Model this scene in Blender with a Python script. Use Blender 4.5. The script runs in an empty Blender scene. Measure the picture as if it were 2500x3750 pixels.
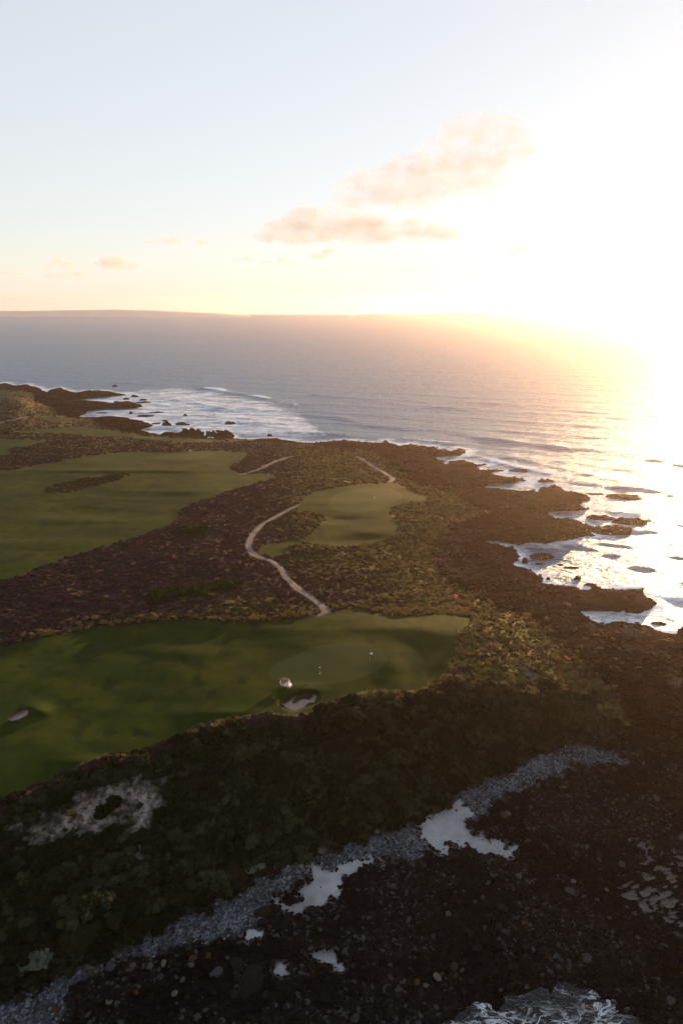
import bpy, bmesh, math, random
import numpy as np
from mathutils import Vector, Matrix
R = math.radians
rng = np.random.default_rng(7)
random.seed(7)
S = bpy.context.scene
COL = S.collection

# ------------------------------------------------------------------ camera, sky, sun, exposure
H, PITCH = 95.0, 17.45
cam = bpy.data.cameras.new('camera'); camo = bpy.data.objects.new('camera', cam); COL.objects.link(camo)
cam.sensor_fit = 'HORIZONTAL'; cam.sensor_width = 24.0; cam.lens = 24.0
cam.clip_start = 0.5; cam.clip_end = 60000
camo.location = (0, 0, H); camo.rotation_euler = (R(90 - PITCH), 0, 0)
S.camera = camo
SUN_AZ, SUN_EL = 31.5, 5.6            # azimuth to the right of the view axis, height above the horizon
W = bpy.data.worlds.new('World'); S.world = W; W.use_nodes = True
wn, wl = W.node_tree.nodes, W.node_tree.links
sky = wn.new('ShaderNodeTexSky'); sky.sky_type = 'NISHITA'; sky.sun_disc = False
sky.sun_elevation = R(SUN_EL); sky.sun_rotation = R(SUN_AZ)
sky.altitude = 0; sky.air_density = 1.0; sky.dust_density = 0.3; sky.ozone_density = 3.0
gam = wn.new('ShaderNodeGamma'); gam.inputs[1].default_value = 0.31
hsv = wn.new('ShaderNodeHueSaturation'); hsv.inputs['Saturation'].default_value = 0.80
wl.new(sky.outputs[0], hsv.inputs['Color']); wl.new(hsv.outputs[0], gam.inputs[0])
tint = wn.new('ShaderNodeMix'); tint.data_type = 'RGBA'; tint.blend_type = 'MULTIPLY'; tint.inputs[0].default_value = 1.0
tint.inputs[7].default_value = (1.06, .99, .955, 1); wl.new(gam.outputs[0], tint.inputs[6])
wl.new(tint.outputs[2], wn['Background'].inputs[0]); wn['Background'].inputs[1].default_value = 0.084
sun = bpy.data.lights.new('sun', 'SUN'); sun.energy = 2.0; sun.angle = R(0.9); sun.color = (1.0, 0.58, 0.27)
suno = bpy.data.objects.new('sun', sun); COL.objects.link(suno)
SD = Vector((math.sin(R(SUN_AZ)) * math.cos(R(SUN_EL)), math.cos(R(SUN_AZ)) * math.cos(R(SUN_EL)), math.sin(R(SUN_EL))))
suno.rotation_euler = SD.to_track_quat('Z', 'Y').to_euler(); suno.location = SD * 300
S.view_settings.view_transform = 'Standard'; S.view_settings.look = 'None'
S.view_settings.gamma = 1.0; S.view_settings.exposure = 2.97
S.render.engine = 'CYCLES'
S.cycles.use_denoising = True
S.cycles.max_bounces = 6; S.cycles.volume_bounces = 1; S.cycles.diffuse_bounces = 2; S.cycles.glossy_bounces = 2
S.cycles.sample_clamp_indirect = 4.0
HAZE_DENSITY, HAZE_ANISO, HAZE_COLOR = 9.0e-5, 0.80, (1.0, 0.85, 0.76)

# ------------------------------------------------------------------ helpers
CP, SP = math.cos(R(PITCH)), math.sin(R(PITCH))
def raydir(u, v):
    """direction of the sight line through a point of the survey photograph (2500 x 3750)"""
    x = (np.asarray(u, float) - 1250) / 2500; y = (np.asarray(v, float) - 1875) / 2500
    return x, CP - y * SP, -SP - y * CP
def onplane(u, v, z=0.0):
    dx, dy, dz = raydir(u, v)
    t = (z - H) / dz
    return dx * t, dy * t

def _hash(ix, iy, seed):
    h = (ix.astype(np.int64) * 374761393 + iy.astype(np.int64) * 668265263 + seed * 1274126177) & 0xFFFFFFFF
    h = ((h ^ (h >> 13)) * 1274126177) & 0xFFFFFFFF
    return (h ^ (h >> 16)) & 0xFFFFFFFF
def gnoise(x, y, seed=0):
    x = np.asarray(x, float); y = np.asarray(y, float)
    x0 = np.floor(x); y0 = np.floor(y); fx = x - x0; fy = y - y0
    ux = fx * fx * fx * (fx * (fx * 6 - 15) + 10); uy = fy * fy * fy * (fy * (fy * 6 - 15) + 10)
    def g(ix, iy, dx, dy):
        a = _hash(ix, iy, seed) * (2 * math.pi / 4294967296.0)
        return np.cos(a) * dx + np.sin(a) * dy
    a = g(x0, y0, fx, fy); b = g(x0 + 1, y0, fx - 1, fy); c = g(x0, y0 + 1, fx, fy - 1); d = g(x0 + 1, y0 + 1, fx - 1, fy - 1)
    return ((a + (b - a) * ux) + ((c + (d - c) * ux) - (a + (b - a) * ux)) * uy) * 1.5
def fbm(x, y, seed=0, octs=4, gain=0.5):
    s = 0; a = 1; t = 0
    for k in range(octs):
        s = s + a * gnoise(x * 2 ** k + 17.3 * k, y * 2 ** k - 9.1 * k, seed + k); t += a; a *= gain
    return s / t
def ridged(x, y, seed=0, octs=4):
    s = 0; a = 1; t = 0
    for k in range(octs):
        s = s + a * (1 - 2 * np.abs(gnoise(x * 2 ** k + 7.7 * k, y * 2 ** k + 3.1 * k, seed + k))); t += a; a *= 0.5
    return s / t
def sstep(a, b, x):
    t = np.clip((x - a) / (b - a), 0, 1); return t * t * (3 - 2 * t)
def sdist(px, py, poly, closed=True):
    """distance to a polyline / signed distance to a polygon (positive inside)"""
    P = np.asarray(poly, float); n = len(P)
    best = np.full(px.shape, 1e18); ins = np.zeros(px.shape, bool)
    for i in range(n if closed else n - 1):
        ax, ay = P[i]; bx, by = P[(i + 1) % n]
        ex, ey = bx - ax, by - ay; L = ex * ex + ey * ey + 1e-12
        t = np.clip(((px - ax) * ex + (py - ay) * ey) / L, 0, 1)
        best = np.minimum(best, (px - ax - t * ex) ** 2 + (py - ay - t * ey) ** 2)
        if closed:
            c = (ay > py) != (by > py)
            if c.any(): ins ^= c & (px < (bx - ax) * (py - ay) / ((by - ay) if by != ay else 1e-9) + ax)
    d = np.sqrt(best)
    return np.where(ins, d, -d) if closed else d
def sdist_box(px, py, poly, pad, closed=True):
    P = np.asarray(poly, float)
    m = (px > P[:, 0].min() - pad) & (px < P[:, 0].max() + pad) & (py > P[:, 1].min() - pad) & (py < P[:, 1].max() + pad)
    out = np.full(px.shape, -1e9 if closed else 1e9)
    out[m] = sdist(px[m], py[m], poly, closed)
    return out
def smooth_poly(poly, it=1):
    P = [tuple(p) for p in poly]
    for _ in range(it):
        Q = []
        for i in range(len(P)):
            a, b = P[i], P[(i + 1) % len(P)]
            Q += [(a[0] * .75 + b[0] * .25, a[1] * .75 + b[1] * .25), (a[0] * .25 + b[0] * .75, a[1] * .25 + b[1] * .75)]
        P = Q
    return P
def smooth_line(P, it=2):
    for _ in range(it):
        Q = [P[0]]
        for a, b in zip(P[:-1], P[1:]):
            Q += [(a[0] * .75 + b[0] * .25, a[1] * .75 + b[1] * .25), (a[0] * .25 + b[0] * .75, a[1] * .25 + b[1] * .75)]
        P = Q + [P[-1]]
    return P

def tag(o, label=None, cat=None, group=None, kind=None):
    if label: o['label'] = label
    if cat: o['category'] = cat
    if group: o['group'] = group
    if kind: o['kind'] = kind
    return o
def link(name, me, mat=None, parent=None):
    o = bpy.data.objects.new(name, me); COL.objects.link(o)
    if mat: me.materials.clear(); me.materials.append(mat)
    if parent: o.parent = parent
    return o
def npmesh(name, verts, faces, smooth=True):
    me = bpy.data.meshes.new(name)
    verts = np.asarray(verts, np.float32); faces = np.asarray(faces, np.int32); k = faces.shape[1]
    me.vertices.add(len(verts)); me.vertices.foreach_set('co', verts.ravel())
    me.loops.add(faces.size); me.loops.foreach_set('vertex_index', faces.ravel())
    me.polygons.add(len(faces)); me.polygons.foreach_set('loop_start', np.arange(0, faces.size, k, dtype=np.int32))
    me.polygons.foreach_set('use_smooth', np.full(len(faces), smooth))
    me.update(); me.validate()
    return me
def color_attr(me, name, rgb):
    a = me.attributes.new(name, 'FLOAT_COLOR', 'POINT')
    d = np.ones((len(rgb), 4), np.float32); d[:, :3] = rgb
    a.data.foreach_set('color', d.ravel())
def float_attr(me, name, val):
    a = me.attributes.new(name, 'FLOAT', 'POINT'); a.data.foreach_set('value', np.asarray(val, np.float32).ravel())

# ------------------------------------------------------------------ materials
def newmat(name, rough=0.9, col=(.1, .1, .1), spec=0.3):
    m = bpy.data.materials.new(name); m.use_nodes = True
    b = m.node_tree.nodes['Principled BSDF']
    b.inputs['Base Color'].default_value = (*col, 1); b.inputs['Roughness'].default_value = rough
    b.inputs['Specular IOR Level'].default_value = spec
    return m, m.node_tree.nodes, m.node_tree.links, b
def noise_node(n, l, scale, detail=4, vec=None, rough=0.6):
    t = n.new('ShaderNodeTexNoise'); t.inputs['Scale'].default_value = scale; t.inputs['Detail'].default_value = detail
    t.inputs['Roughness'].default_value = rough
    if vec is None:
        c = n.get('TC') or n.new('ShaderNodeTexCoord'); c.name = 'TC'; vec = c.outputs['Object']
    l.new(vec, t.inputs['Vector']); return t.outputs['Fac']
def maprange(n, l, x, a, b, c, d):
    m = n.new('ShaderNodeMapRange'); l.new(x, m.inputs[0])
    for i, v in enumerate((a, b, c, d)): m.inputs[i + 1].default_value = v
    return m.outputs[0]
def mixcol(n, l, fac, a, b, mode='MIX'):
    m = n.new('ShaderNodeMix'); m.data_type = 'RGBA'; m.blend_type = mode
    for sock, v in ((m.inputs[0], fac), (m.inputs[6], a), (m.inputs[7], b)):
        if isinstance(v, (int, float)): sock.default_value = v
        elif isinstance(v, tuple): sock.default_value = (*v, 1)
        else: l.new(v, sock)
    return m.outputs[2]
def math_node(n, l, op, a, b=None):
    m = n.new('ShaderNodeMath'); m.operation = op
    for i, v in enumerate((a, b)):
        if v is None: continue
        if isinstance(v, (int, float)): m.inputs[i].default_value = v
        else: l.new(v, m.inputs[i])
    return m.outputs[0]
def bump(n, l, b, h, strength=0.5, dist=0.1):
    bp = n.new('ShaderNodeBump'); bp.inputs['Strength'].default_value = strength; bp.inputs['Distance'].default_value = dist
    l.new(h, bp.inputs['Height']); l.new(bp.outputs[0], b.inputs['Normal'])
def ground_mat(name, s1, s2, lo, hi, bstr, bdist, rough=0.95, spec=0.05, voro=None, cracks=False):
    m, n, l, b = newmat(name, rough, spec=spec)
    at = n.new('ShaderNodeAttribute'); at.attribute_name = 'Col'
    f = maprange(n, l, noise_node(n, l, s1, 5), 0.3, 0.7, lo, hi)
    g = maprange(n, l, noise_node(n, l, s2, 3), 0.3, 0.7, lo, hi)
    if voro:
        vt = n.new('ShaderNodeTexVoronoi'); vt.inputs['Scale'].default_value = voro
        tc = n.get('TC'); l.new(tc.outputs['Object'], vt.inputs['Vector'])
        sep = n.new('ShaderNodeSeparateColor'); l.new(vt.outputs['Color'], sep.inputs[0])
        g = math_node(n, l, 'MULTIPLY', g, maprange(n, l, sep.outputs[0], 0, 1, 0.45, 1.7))
    c = mixcol(n, l, 1.0, at.outputs['Color'], math_node(n, l, 'MULTIPLY', f, g), 'MULTIPLY')
    l.new(c, b.inputs['Base Color'])
    h = math_node(n, l, 'ADD', noise_node(n, l, s1, 5), noise_node(n, l, s2, 4))
    if cracks:
        tc = n.get('TC'); wp = n.new('ShaderNodeVectorMath'); wp.operation = 'MULTIPLY_ADD'; wz = n.new('ShaderNodeTexNoise'); wz.inputs['Scale'].default_value = .5; wz.inputs['Detail'].default_value = 4
        l.new(tc.outputs['Object'], wz.inputs['Vector']); l.new(wz.outputs['Color'], wp.inputs[0]); wp.inputs[1].default_value = (3.5, 3.5, 3.5)
        ms = n.new('ShaderNodeMapping'); ms.inputs['Rotation'].default_value = (0, 0, R(24)); ms.inputs['Scale'].default_value = (.45, 1.1, 1); l.new(tc.outputs['Object'], ms.inputs[0]); l.new(ms.outputs[0], wp.inputs[2])
        vc = n.new('ShaderNodeTexVoronoi'); vc.feature = 'DISTANCE_TO_EDGE'; vc.inputs['Scale'].default_value = .55; l.new(wp.outputs[0], vc.inputs['Vector'])
        h = math_node(n, l, 'ADD', h, maprange(n, l, vc.outputs['Distance'], 0, .10, -1.3, 0))
    bump(n, l, b, h, bstr, bdist)
    return m
M = {}
M['turf'] = ground_mat('turf', 0.35, 3.0, .78, 1.25, 0.35, 0.06)
M['green'] = ground_mat('putting_turf', 0.25, 4.0, .92, 1.1, 0.1, 0.03)
M['rough'] = ground_mat('heath_ground', 0.8, 4.0, .55, 1.45, 0.9, 0.25)
M['rock'] = ground_mat('shore_rock', 0.7, 3.5, .55, 1.5, 1.0, 0.40, rough=1.0, spec=.0, cracks=True)
M['sand'] = ground_mat('sand', 0.6, 6.0, .85, 1.15, 0.4, 0.05)
M['shingle'] = ground_mat('shingle', 0.6, 5.0, .7, 1.3, 1.0, 0.12, rough=.95, spec=.05, voro=3.2)
M['path'] = ground_mat('gravel_path', 0.5, 5.0, .8, 1.2, 0.4, 0.05)

def foliage_mat(name, ca, cb, cc=None):
    m, n, l, b = newmat(name, 0.9, spec=0.04)
    oi = n.new('ShaderNodeObjectInfo')
    c = mixcol(n, l, math_node(n, l, 'POWER', oi.outputs['Random'], 2.2), ca, cb)
    c = mixcol(n, l, maprange(n, l, noise_node(n, l, 1.6, 4), .46, .7, 0, .8), c, cc or cb)
    l.new(c, b.inputs['Base Color'])
    b.inputs['Subsurface Weight'].default_value = 0
    tr = n.new('ShaderNodeBsdfTranslucent'); l.new(c, tr.inputs[0])
    mx = n.new('ShaderNodeMixShader'); mx.inputs[0].default_value = 0.25
    l.new(b.outputs[0], mx.inputs[1]); l.new(tr.outputs[0], mx.inputs[2]); l.new(mx.outputs[0], n['Material Output'].inputs[0])
    return m
M['scrub'] = foliage_mat('scrub_leaf', (.005, .009, .003), (.042, .048, .026), (.009, .013, .005))
M['heath'] = foliage_mat('heath_leaf', (.046, .024, .026), (.042, .028, .023), (.032, .020, .019))
M['tussock'] = foliage_mat('tussock_blade', (.170, .115, .036), (.085, .072, .022), (.12, .085, .035))
M['salt'] = foliage_mat('saltbush_leaf', (.10, .12, .095), (.07, .088, .07), (.08, .10, .08))
M['bushy'] = foliage_mat('green_bush_leaf', (.016, .026, .005), (.030, .040, .009), (.010, .016, .004))
M['olive'] = foliage_mat('bright_scrub_leaf', (.040, .046, .010), (.062, .056, .014), (.028, .032, .009))
def stone_mat(name, cols, rough=.7):
    m, n, l, b = newmat(name, rough, spec=.02)
    oi = n.new('ShaderNodeObjectInfo')
    cr = n.new('ShaderNodeValToRGB'); cr.color_ramp.interpolation = 'CONSTANT'
    e = cr.color_ramp.elements
    while len(e) < len(cols): e.new(0.5)
    for k, c in enumerate(cols): e[k].position = k / len(cols); e[k].color = (*c, 1)
    l.new(oi.outputs['Random'], cr.inputs[0])
    f = maprange(n, l, noise_node(n, l, 2.5, 6), .3, .7, .6, 1.4)
    l.new(mixcol(n, l, 1.0, cr.outputs[0], f, 'MULTIPLY'), b.inputs['Base Color'])
    bump(n, l, b, noise_node(n, l, 5, 6), 0.6, 0.1)
    return m
M['stone_dark'] = stone_mat('dark_wet_stone', [(.0046, .0047, .005), (.009, .0085, .008), (.003, .003, .0034), (.015, .012, .010), (.034, .035, .037), (.006, .006, .0065), (.012, .011, .011), (.004, .004, .004)], .9)
M['stone_pale'] = stone_mat('pale_shingle_stone', [(.058, .07, .085), (.03, .034, .042), (.13, .14, .16), (.045, .042, .04), (.018, .02, .023)], .95)
M['stone_grey'] = stone_mat('weathered_boulder', [(.055, .048, .04), (.032, .026, .02), (.08, .07, .06), (.045, .026, .017)], .9)
M['stone_sea'] = stone_mat('sea_rock', [(.016, .0064, .0038), (.012, .0055, .0036), (.019, .0085, .0055)], .85)
def plain(name, c, rough=.5, spec=.4, metal=0):
    m, n, l, b = newmat(name, rough, c, spec); b.inputs['Metallic'].default_value = metal
    f = maprange(n, l, noise_node(n, l, 6, 3), .3, .7, .85, 1.15)
    l.new(mixcol(n, l, 1.0, c, f, 'MULTIPLY'), b.inputs['Base Color'])
    return m
M['white'] = plain('white_paint', (.60, .62, .66), .35)
M['dark'] = plain('dark_plastic', (.03, .028, .028), .5)
M['roofmat'] = plain('cart_roof_plastic', (.055, .042, .04), .55)
M['tyre'] = plain('rubber', (.02, .02, .02), .85)
M['steel'] = plain('painted_metal', (.5, .5, .5), .4)
M['seatmat'] = plain('dark_vinyl', (.07, .055, .05), .6)
M['skin'] = plain('skin', (.42, .24, .17), .55)
M['navy'] = plain('navy_cloth', (.018, .018, .030), .9)
M['flag'] = plain('white_cloth', (.78, .77, .72), .9)
M['hair'] = plain('hair', (.05, .03, .02), .8)
gm, gn, gl, gb = newmat('clear_screen', .08, (.9, .85, .8)); gb.inputs['Transmission Weight'].default_value = .6; M['glass'] = gm

# ------------------------------------------------------------------ the survey: outlines in photograph pixels
LAND = [(-900,1398),(-300,1400),(0,1405),(20,1400),(58,1412),(95,1405),(125,1414),(161,1424),(172,1436),(196,1422),(223,1418),(250,1431),(286,1437),(295,1433),(330,1427),(397,1430),(420,1437),(469,1442),(437,1448),(370,1451),(320,1452),(286,1454),(243,1462),(268,1466),(326,1465),(384,1471),(402,1477),(406,1469),(469,1467),(495,1474),(527,1487),(491,1494),(402,1494),(312,1495),(330,1505),(308,1518),(286,1525),(312,1527),(415,1522),(460,1527),(473,1532),(504,1536),(549,1547),(560,1561),(513,1572),(545,1580),(576,1590),(589,1590),(594,1581),(661,1583),(670,1567),(717,1577),(742,1592),(760,1604),(782,1604),(789,1573),(845,1581),(861,1604),(877,1607),(996,1603),(1060,1611),(1108,1619),(1172,1617),(1250,1611),(1401,1621),(1417,1611),(1457,1633),(1505,1625),(1569,1637),(1585,1631),(1609,1645),(1649,1651),(1680,1639),(1712,1649),(1684,1669),(1649,1667),(1593,1673),(1633,1699),(1680,1681),(1728,1693),(1800,1701),(1752,1709),(1760,1718),(1848,1723),(1800,1733),(1856,1745),(1912,1752),(1944,1764),(1872,1772),(1808,1772),(1760,1784),(1808,1784),(1872,1792),(1968,1798),(1983,1784),(2031,1776),(2071,1796),(2135,1806),(2167,1828),(2127,1848),(2171,1868),(2111,1874),(2015,1872),(2015,1884),(2039,1896),(2119,1904),(2175,1928),(2207,1964),(2127,1972),(2079,1984),(1999,1994),(1840,1988),(1792,1982),(1848,2000),(1900,2016),(1904,2039),(1888,2067),(1928,2079),(1991,2115),(1999,2135),(2047,2139),(2127,2155),(2191,2147),(2246,2155),(2358,2151),(2366,2179),(2414,2199),(2390,2231),(2342,2247),(2239,2243),(2135,2243),(2167,2267),(2207,2283),(2286,2275),(2382,2283),(2422,2312),(2462,2318),(2470,2300),(2500,2292),(2620,2290),(2760,2330),(2900,2400),(3150,2480),(3150,4400),(-900,4400)]
SEA_NEAR = [(1250,4500),(1400,3760),(1465,3715),(1600,3690),(1728,3645),(1840,3630),(1928,3590),(2010,3600),(2079,3565),(2167,3550),(2230,3610),(2330,3690),(2420,3800),(2500,4500)]
POOL = [(2310,3060),(2380,3030),(2560,3020),(2700,3100),(2700,3430),(2500,3455),(2406,3405),(2330,3340),(2286,3300),(2250,3240),(2302,3139),(2330,3110)]
VEG = [(-900,1425),(0,1425),(60,1428),(120,1437),(128,1468),(196,1487),(214,1516),(260,1526),(335,1534),(379,1559),(446,1579),(513,1590),(700,1603),(861,1609),(1108,1623),(1250,1645),(1346,1653),(1409,1685),(1457,1725),(1489,1749),(1569,1780),(1649,1804),(1744,1860),(1790,1876),(1696,1905),(1640,1924),(1610,1988),(1593,2043),(1601,2099),(1649,2139),(1744,2163),(1776,2195),(1824,2235),(1927,2256),(1967,2296),(2031,2351),(2111,2399),(2159,2447),(2206,2487),(2262,2551),(2302,2646),(2246,2678),(2127,2694),(2060,2712),(1951,2758),(1912,2790),(1872,2830),(1808,2825),(1760,2854),(1696,2880),(1649,2920),(1617,2978),(1529,3004),(1409,3051),(1250,3099),(1156,3131),(1020,3170),(900,3215),(885,3259),(757,3283),(622,3362),(478,3450),(383,3506),(199,3562),(128,3641),(0,3657),(-300,3760),(-900,3900)]
FW1 = [(-900,1800),(-300,1770),(0,1722),(48,1720),(135,1701),(231,1685),(327,1665),(422,1657),(542,1651),(640,1652),(765,1648),(877,1651),(909,1661),(893,1685),(845,1701),(837,1717),(885,1736),(956,1733),(1024,1742),(972,1760),(877,1784),(797,1812),(765,1828),(693,1844),(654,1876),(638,1916),(590,1936),(494,1968),(383,2003),(287,2027),(159,2071),(48,2119),(0,2123),(-300,2190),(-900,2330)]
ISLE = [(171,1796),(183,1780),(263,1760),(375,1737),(454,1729),(470,1741),(399,1764),(319,1784),(239,1800),(179,1804)]
GREEN1 = [(560,1676),(610,1660),(690,1650),(765,1652),(790,1662),(760,1675),(685,1686),(600,1683)]
FW0A = [(49,1576),(156,1570),(290,1559),(339,1570),(402,1572),(446,1585),(536,1594),(700,1607),(850,1606),(960,1608),(860,1618),(740,1617),(638,1621),(616,1612),(513,1612),(469,1597),(402,1599),(357,1597),(250,1590),(179,1585),(58,1583)]
FW0B = [(-400,1605),(0,1605),(89,1608),(187,1614),(143,1623),(45,1639),(27,1648),(45,1666),(0,1666),(-400,1690)]
FW0C = [(147,1527),(179,1525),(268,1532),(312,1534),(268,1541),(201,1547),(179,1545),(152,1534)]
FW2 = [(1084,1850),(1132,1804),(1196,1788),(1250,1780),(1298,1772),(1393,1764),(1457,1768),(1513,1796),(1569,1820),(1561,1836),(1481,1842),(1409,1872),(1457,1908),(1465,1948),(1425,1972),(1377,1988),(1314,2000),(1250,2004),(1180,1997),(1116,1984),(1076,1988),(1050,2025),(995,2039),(955,2030),(935,2005),(990,1987),(1060,1980),(1110,1970),(1140,1945),(1185,1910),(1180,1885),(1140,1876),(1090,1873)]
GREEN2 = [(1190,1845),(1230,1806),(1310,1790),(1400,1786),(1470,1800),(1478,1822),(1440,1842),(1395,1862),(1320,1880),(1240,1876)]
FW3 = [(-900,2520),(-300,2420),(0,2371),(120,2343),(231,2320),(335,2300),(446,2288),(606,2276),(717,2273),(837,2278),(932,2276),(1028,2268),(1116,2262),(1172,2250),(1211,2238),(1250,2228),(1298,2224),(1346,2232),(1393,2248),(1441,2256),(1521,2252),(1609,2249),(1696,2254),(1728,2264),(1728,2284),(1688,2312),(1672,2343),(1664,2407),(1633,2447),(1601,2495),(1561,2523),(1513,2535),(1409,2531),(1330,2535),(1250,2551),(1196,2583),(1170,2608),(1060,2622),(980,2612),(917,2620),(781,2638),(701,2666),(622,2710),(518,2750),(430,2758),(351,2778),(239,2826),(120,2878),(0,2937),(-300,3060),(-900,3280)]
GREEN3 = [(982,2468),(982,2458),(1007,2430),(1070,2404),(1129,2379),(1189,2360),(1269,2350),(1349,2354),(1396,2375),(1419,2411),(1409,2436),(1377,2458),(1310,2487),(1237,2503),(1173,2507),(1109,2507),(1033,2501),(991,2485)]
BUNK1 = [(1030,2575),(1048,2592),(1065,2600),(1079,2602),(1095,2599),(1111,2591),(1122,2581),(1131,2574),(1148,2572),(1155,2561),(1160,2548),(1148,2543),(1142,2555),(1130,2562),(1113,2560),(1102,2562),(1085,2572),(1074,2577),(1069,2569),(1083,2551),(1077,2553),(1060,2567),(1044,2577)]
BUNK1_BOWL = [(1020,2575),(1048,2596),(1080,2606),(1120,2590),(1160,2570),(1168,2540),(1150,2532),(1100,2534),(1060,2552)]
BUNK2 = [(30,2634),(52,2615),(80,2602),(104,2598),(103,2614),(86,2626),(64,2635),(40,2640)]
PATHS = [
 ([(1092,1846),(1060,1864),(1012,1892),(956,1920),(924,1956),(908,1988),(916,2019),(948,2043),(996,2055),(1028,2083),(1052,2123),(1092,2159),(1140,2191),(1172,2215),(1192,2238)], 1.0, 'pale gravel cart path winding between two fairways'),
 ([(885,1736),(948,1721),(1004,1689),(1068,1670)], 1.0, 'short pale track climbing from the large far fairway'),
 ([(1310,1671),(1354,1697),(1401,1729),(1441,1752),(1428,1764)], 1.0, 'narrow track running down to the green above the rocks'),
 ([(1036,1748),(1132,1741),(1196,1748),(1250,1758),(1280,1768)], 0.45, 'faint thin footpath crossing the heath behind the middle green'),
 ([(-60,1562),(0,1547),(45,1537),(98,1525)], 1.3, 'pale track on the far dunes at the left edge'),
]
BLOW = [(295,2880),(400,2862),(494,2852),(574,2868),(612,2890),(590,2940),(565,2990),(550,3025),(494,3034),(383,3066),(279,3086),(159,3093),(62,3050),(120,3008),(223,2960),(260,2915)]
SHING = [(-900,3900),(-300,3760),(0,3650),(120,3636),(195,3572),(263,3556),(330,3530),(478,3446),(574,3390),(677,3342),(757,3290),(797,3270),(885,3264),(905,3215),(1036,3165),(1156,3133),(1250,3097),(1385,3053),(1425,3027),(1513,3010),(1620,2975),(1650,2915),(1690,2878),(1744,2835),(1855,2829),(1927,2797),(1999,2749),(2087,2698),(2142,2706),(2190,2735),(2310,2775),(2290,2800),(2206,2796),(2087,2815),(2007,2845),(1900,2880),(1808,2938),(1750,2990),(1650,3100),(1600,3120),(1489,3150),(1370,3145),(1250,3182),(1132,3200),(1068,3248),(965,3314),(925,3400),(797,3432),(640,3470),(500,3500),(380,3540),(270,3600),(247,3665),(239,3780),(-100,4000),(-900,4200)]
SANDS = [[(1508,3018),(1590,2980),(1672,2924),(1708,2950),(1728,2980),(1712,3000),(1744,3043),(1792,3067),(1888,3103),(1880,3139),(1808,3150),(1720,3110),(1649,3091),(1640,3127),(1593,3117),(1553,3065)],
 [(1105,3222),(1148,3187),(1250,3176),(1330,3143),(1420,3136),(1400,3160),(1330,3178),(1265,3215),(1243,3275),(1180,3325),(1130,3318),(1080,3290)],
 [(985,3288),(1030,3285),(1050,3310),(1120,3320),(1110,3350),(1030,3335)],
 [(875,3442),(905,3412),(960,3408),(965,3435),(910,3452)],
 [(1005,3560),(1015,3520),(1060,3530),(1055,3565),(1020,3580)],
 [(1125,3490),(1150,3470),(1230,3500),(1260,3540),(1200,3545)]]
GRAVEL = [(1625,1935),(1700,1925),(1750,1940),(1745,1965),(1690,1990),(1655,2050),(1720,2075),(1745,2110),(1690,2125),(1630,2112),(1598,2060),(1596,1995)]
CTRL = [(-800,1450,9),(0,1440,6),(60,1472,14),(150,1500,9),(0,1540,12),(-400,1600,14),(300,1560,6.5),(600,1612,6),(900,1625,6),(1100,1640,5.5),(1250,1670,6),(700,1658,9.5),(300,1660,11.5),(0,1640,12),(900,1720,9),(1200,1715,9),(500,1760,12),(0,1850,14),(300,1900,12.5),(600,1850,12),(1000,1800,12),(1350,1830,10.5),(1550,1830,8.5),(1400,1700,6),(1500,1760,5),(1700,1850,4),(1750,1950,3),(1620,1990,5),(1300,1980,10),(1600,2100,4.5),(1450,2050,8),(1200,2100,11),(900,2000,14),(600,2050,15),(200,2150,15),(-400,2300,15),(400,2250,13.5),(900,2200,13.5),(1200,2220,12.5),(1500,2200,9),(1750,2220,6),(1850,2230,4.5),(1700,2260,10.5),(1600,2300,11.8),(1300,2420,12),(1050,2500,12),(1250,2550,11.2),(1600,2500,10),(1660,2400,11),(800,2450,12.8),(300,2450,13),(-400,2600,13),(300,2650,12),(700,2650,11.8),(0,2900,12),(-400,3050,12),(300,2790,12),(350,2960,9),(600,2900,9.5),(1000,2750,10),(1300,2700,10),(1600,2650,9.5),(1850,2450,10.5),(1950,2350,7),(2000,2550,9.5),(2150,2500,6),(2200,2650,5.5),(1900,2750,4.5),(1700,2850,3),(1500,2950,4),(1200,3050,4.2),(800,3200,4),(450,3350,5),(100,3550,4),(-400,3700,4),(600,3050,7),(1000,2950,7),(0,3150,8),(250,3250,7),(-400,3400,7),(1250,3105,2.2),(885,3265,2.2),(622,3370,2.3),(478,3455,2.2),(199,3570,2),(0,3665,2),(1540,3010,2.3),(1650,2920,2.2),(2087,2705,2.3),(1130,3220,1.6),(1650,3050,1.6),(2000,2850,1.7),(2300,2800,1.6),(2450,2600,8),(2520,2420,10),(2320,2360,11.5),(2230,2440,10.5),(2150,2340,4.5),(2000,2250,3),(2000,2180,2.5),(1800,2080,2.5),(2250,2190,2.5),(1900,1940,3.4),(2100,1940,3),(2050,1815,5),(1850,1830,3.5),(1750,1750,3.4),(1550,1680,3),(1400,1640,2.5),(300,3700,1.4),(800,3600,1.2),(1300,3500,1.0),(1800,3300,1),(2100,3100,1),(2450,3200,.6),(2400,2900,1.4),(2400,3600,1.0),(1800,3700,.5),(1000,3900,.8),(300,4200,1),(2400,4100,.6),(-400,4000,2),(2700,2600,11),(2850,2750,12),(2900,3200,7),(2800,3700,1),(380,1440,2.5),(450,1475,2.5),(450,1550,3.5),(760,1592,3.5)]  # right-hand rocks and unseen ridge beyond raised to shade the foreshore

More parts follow.
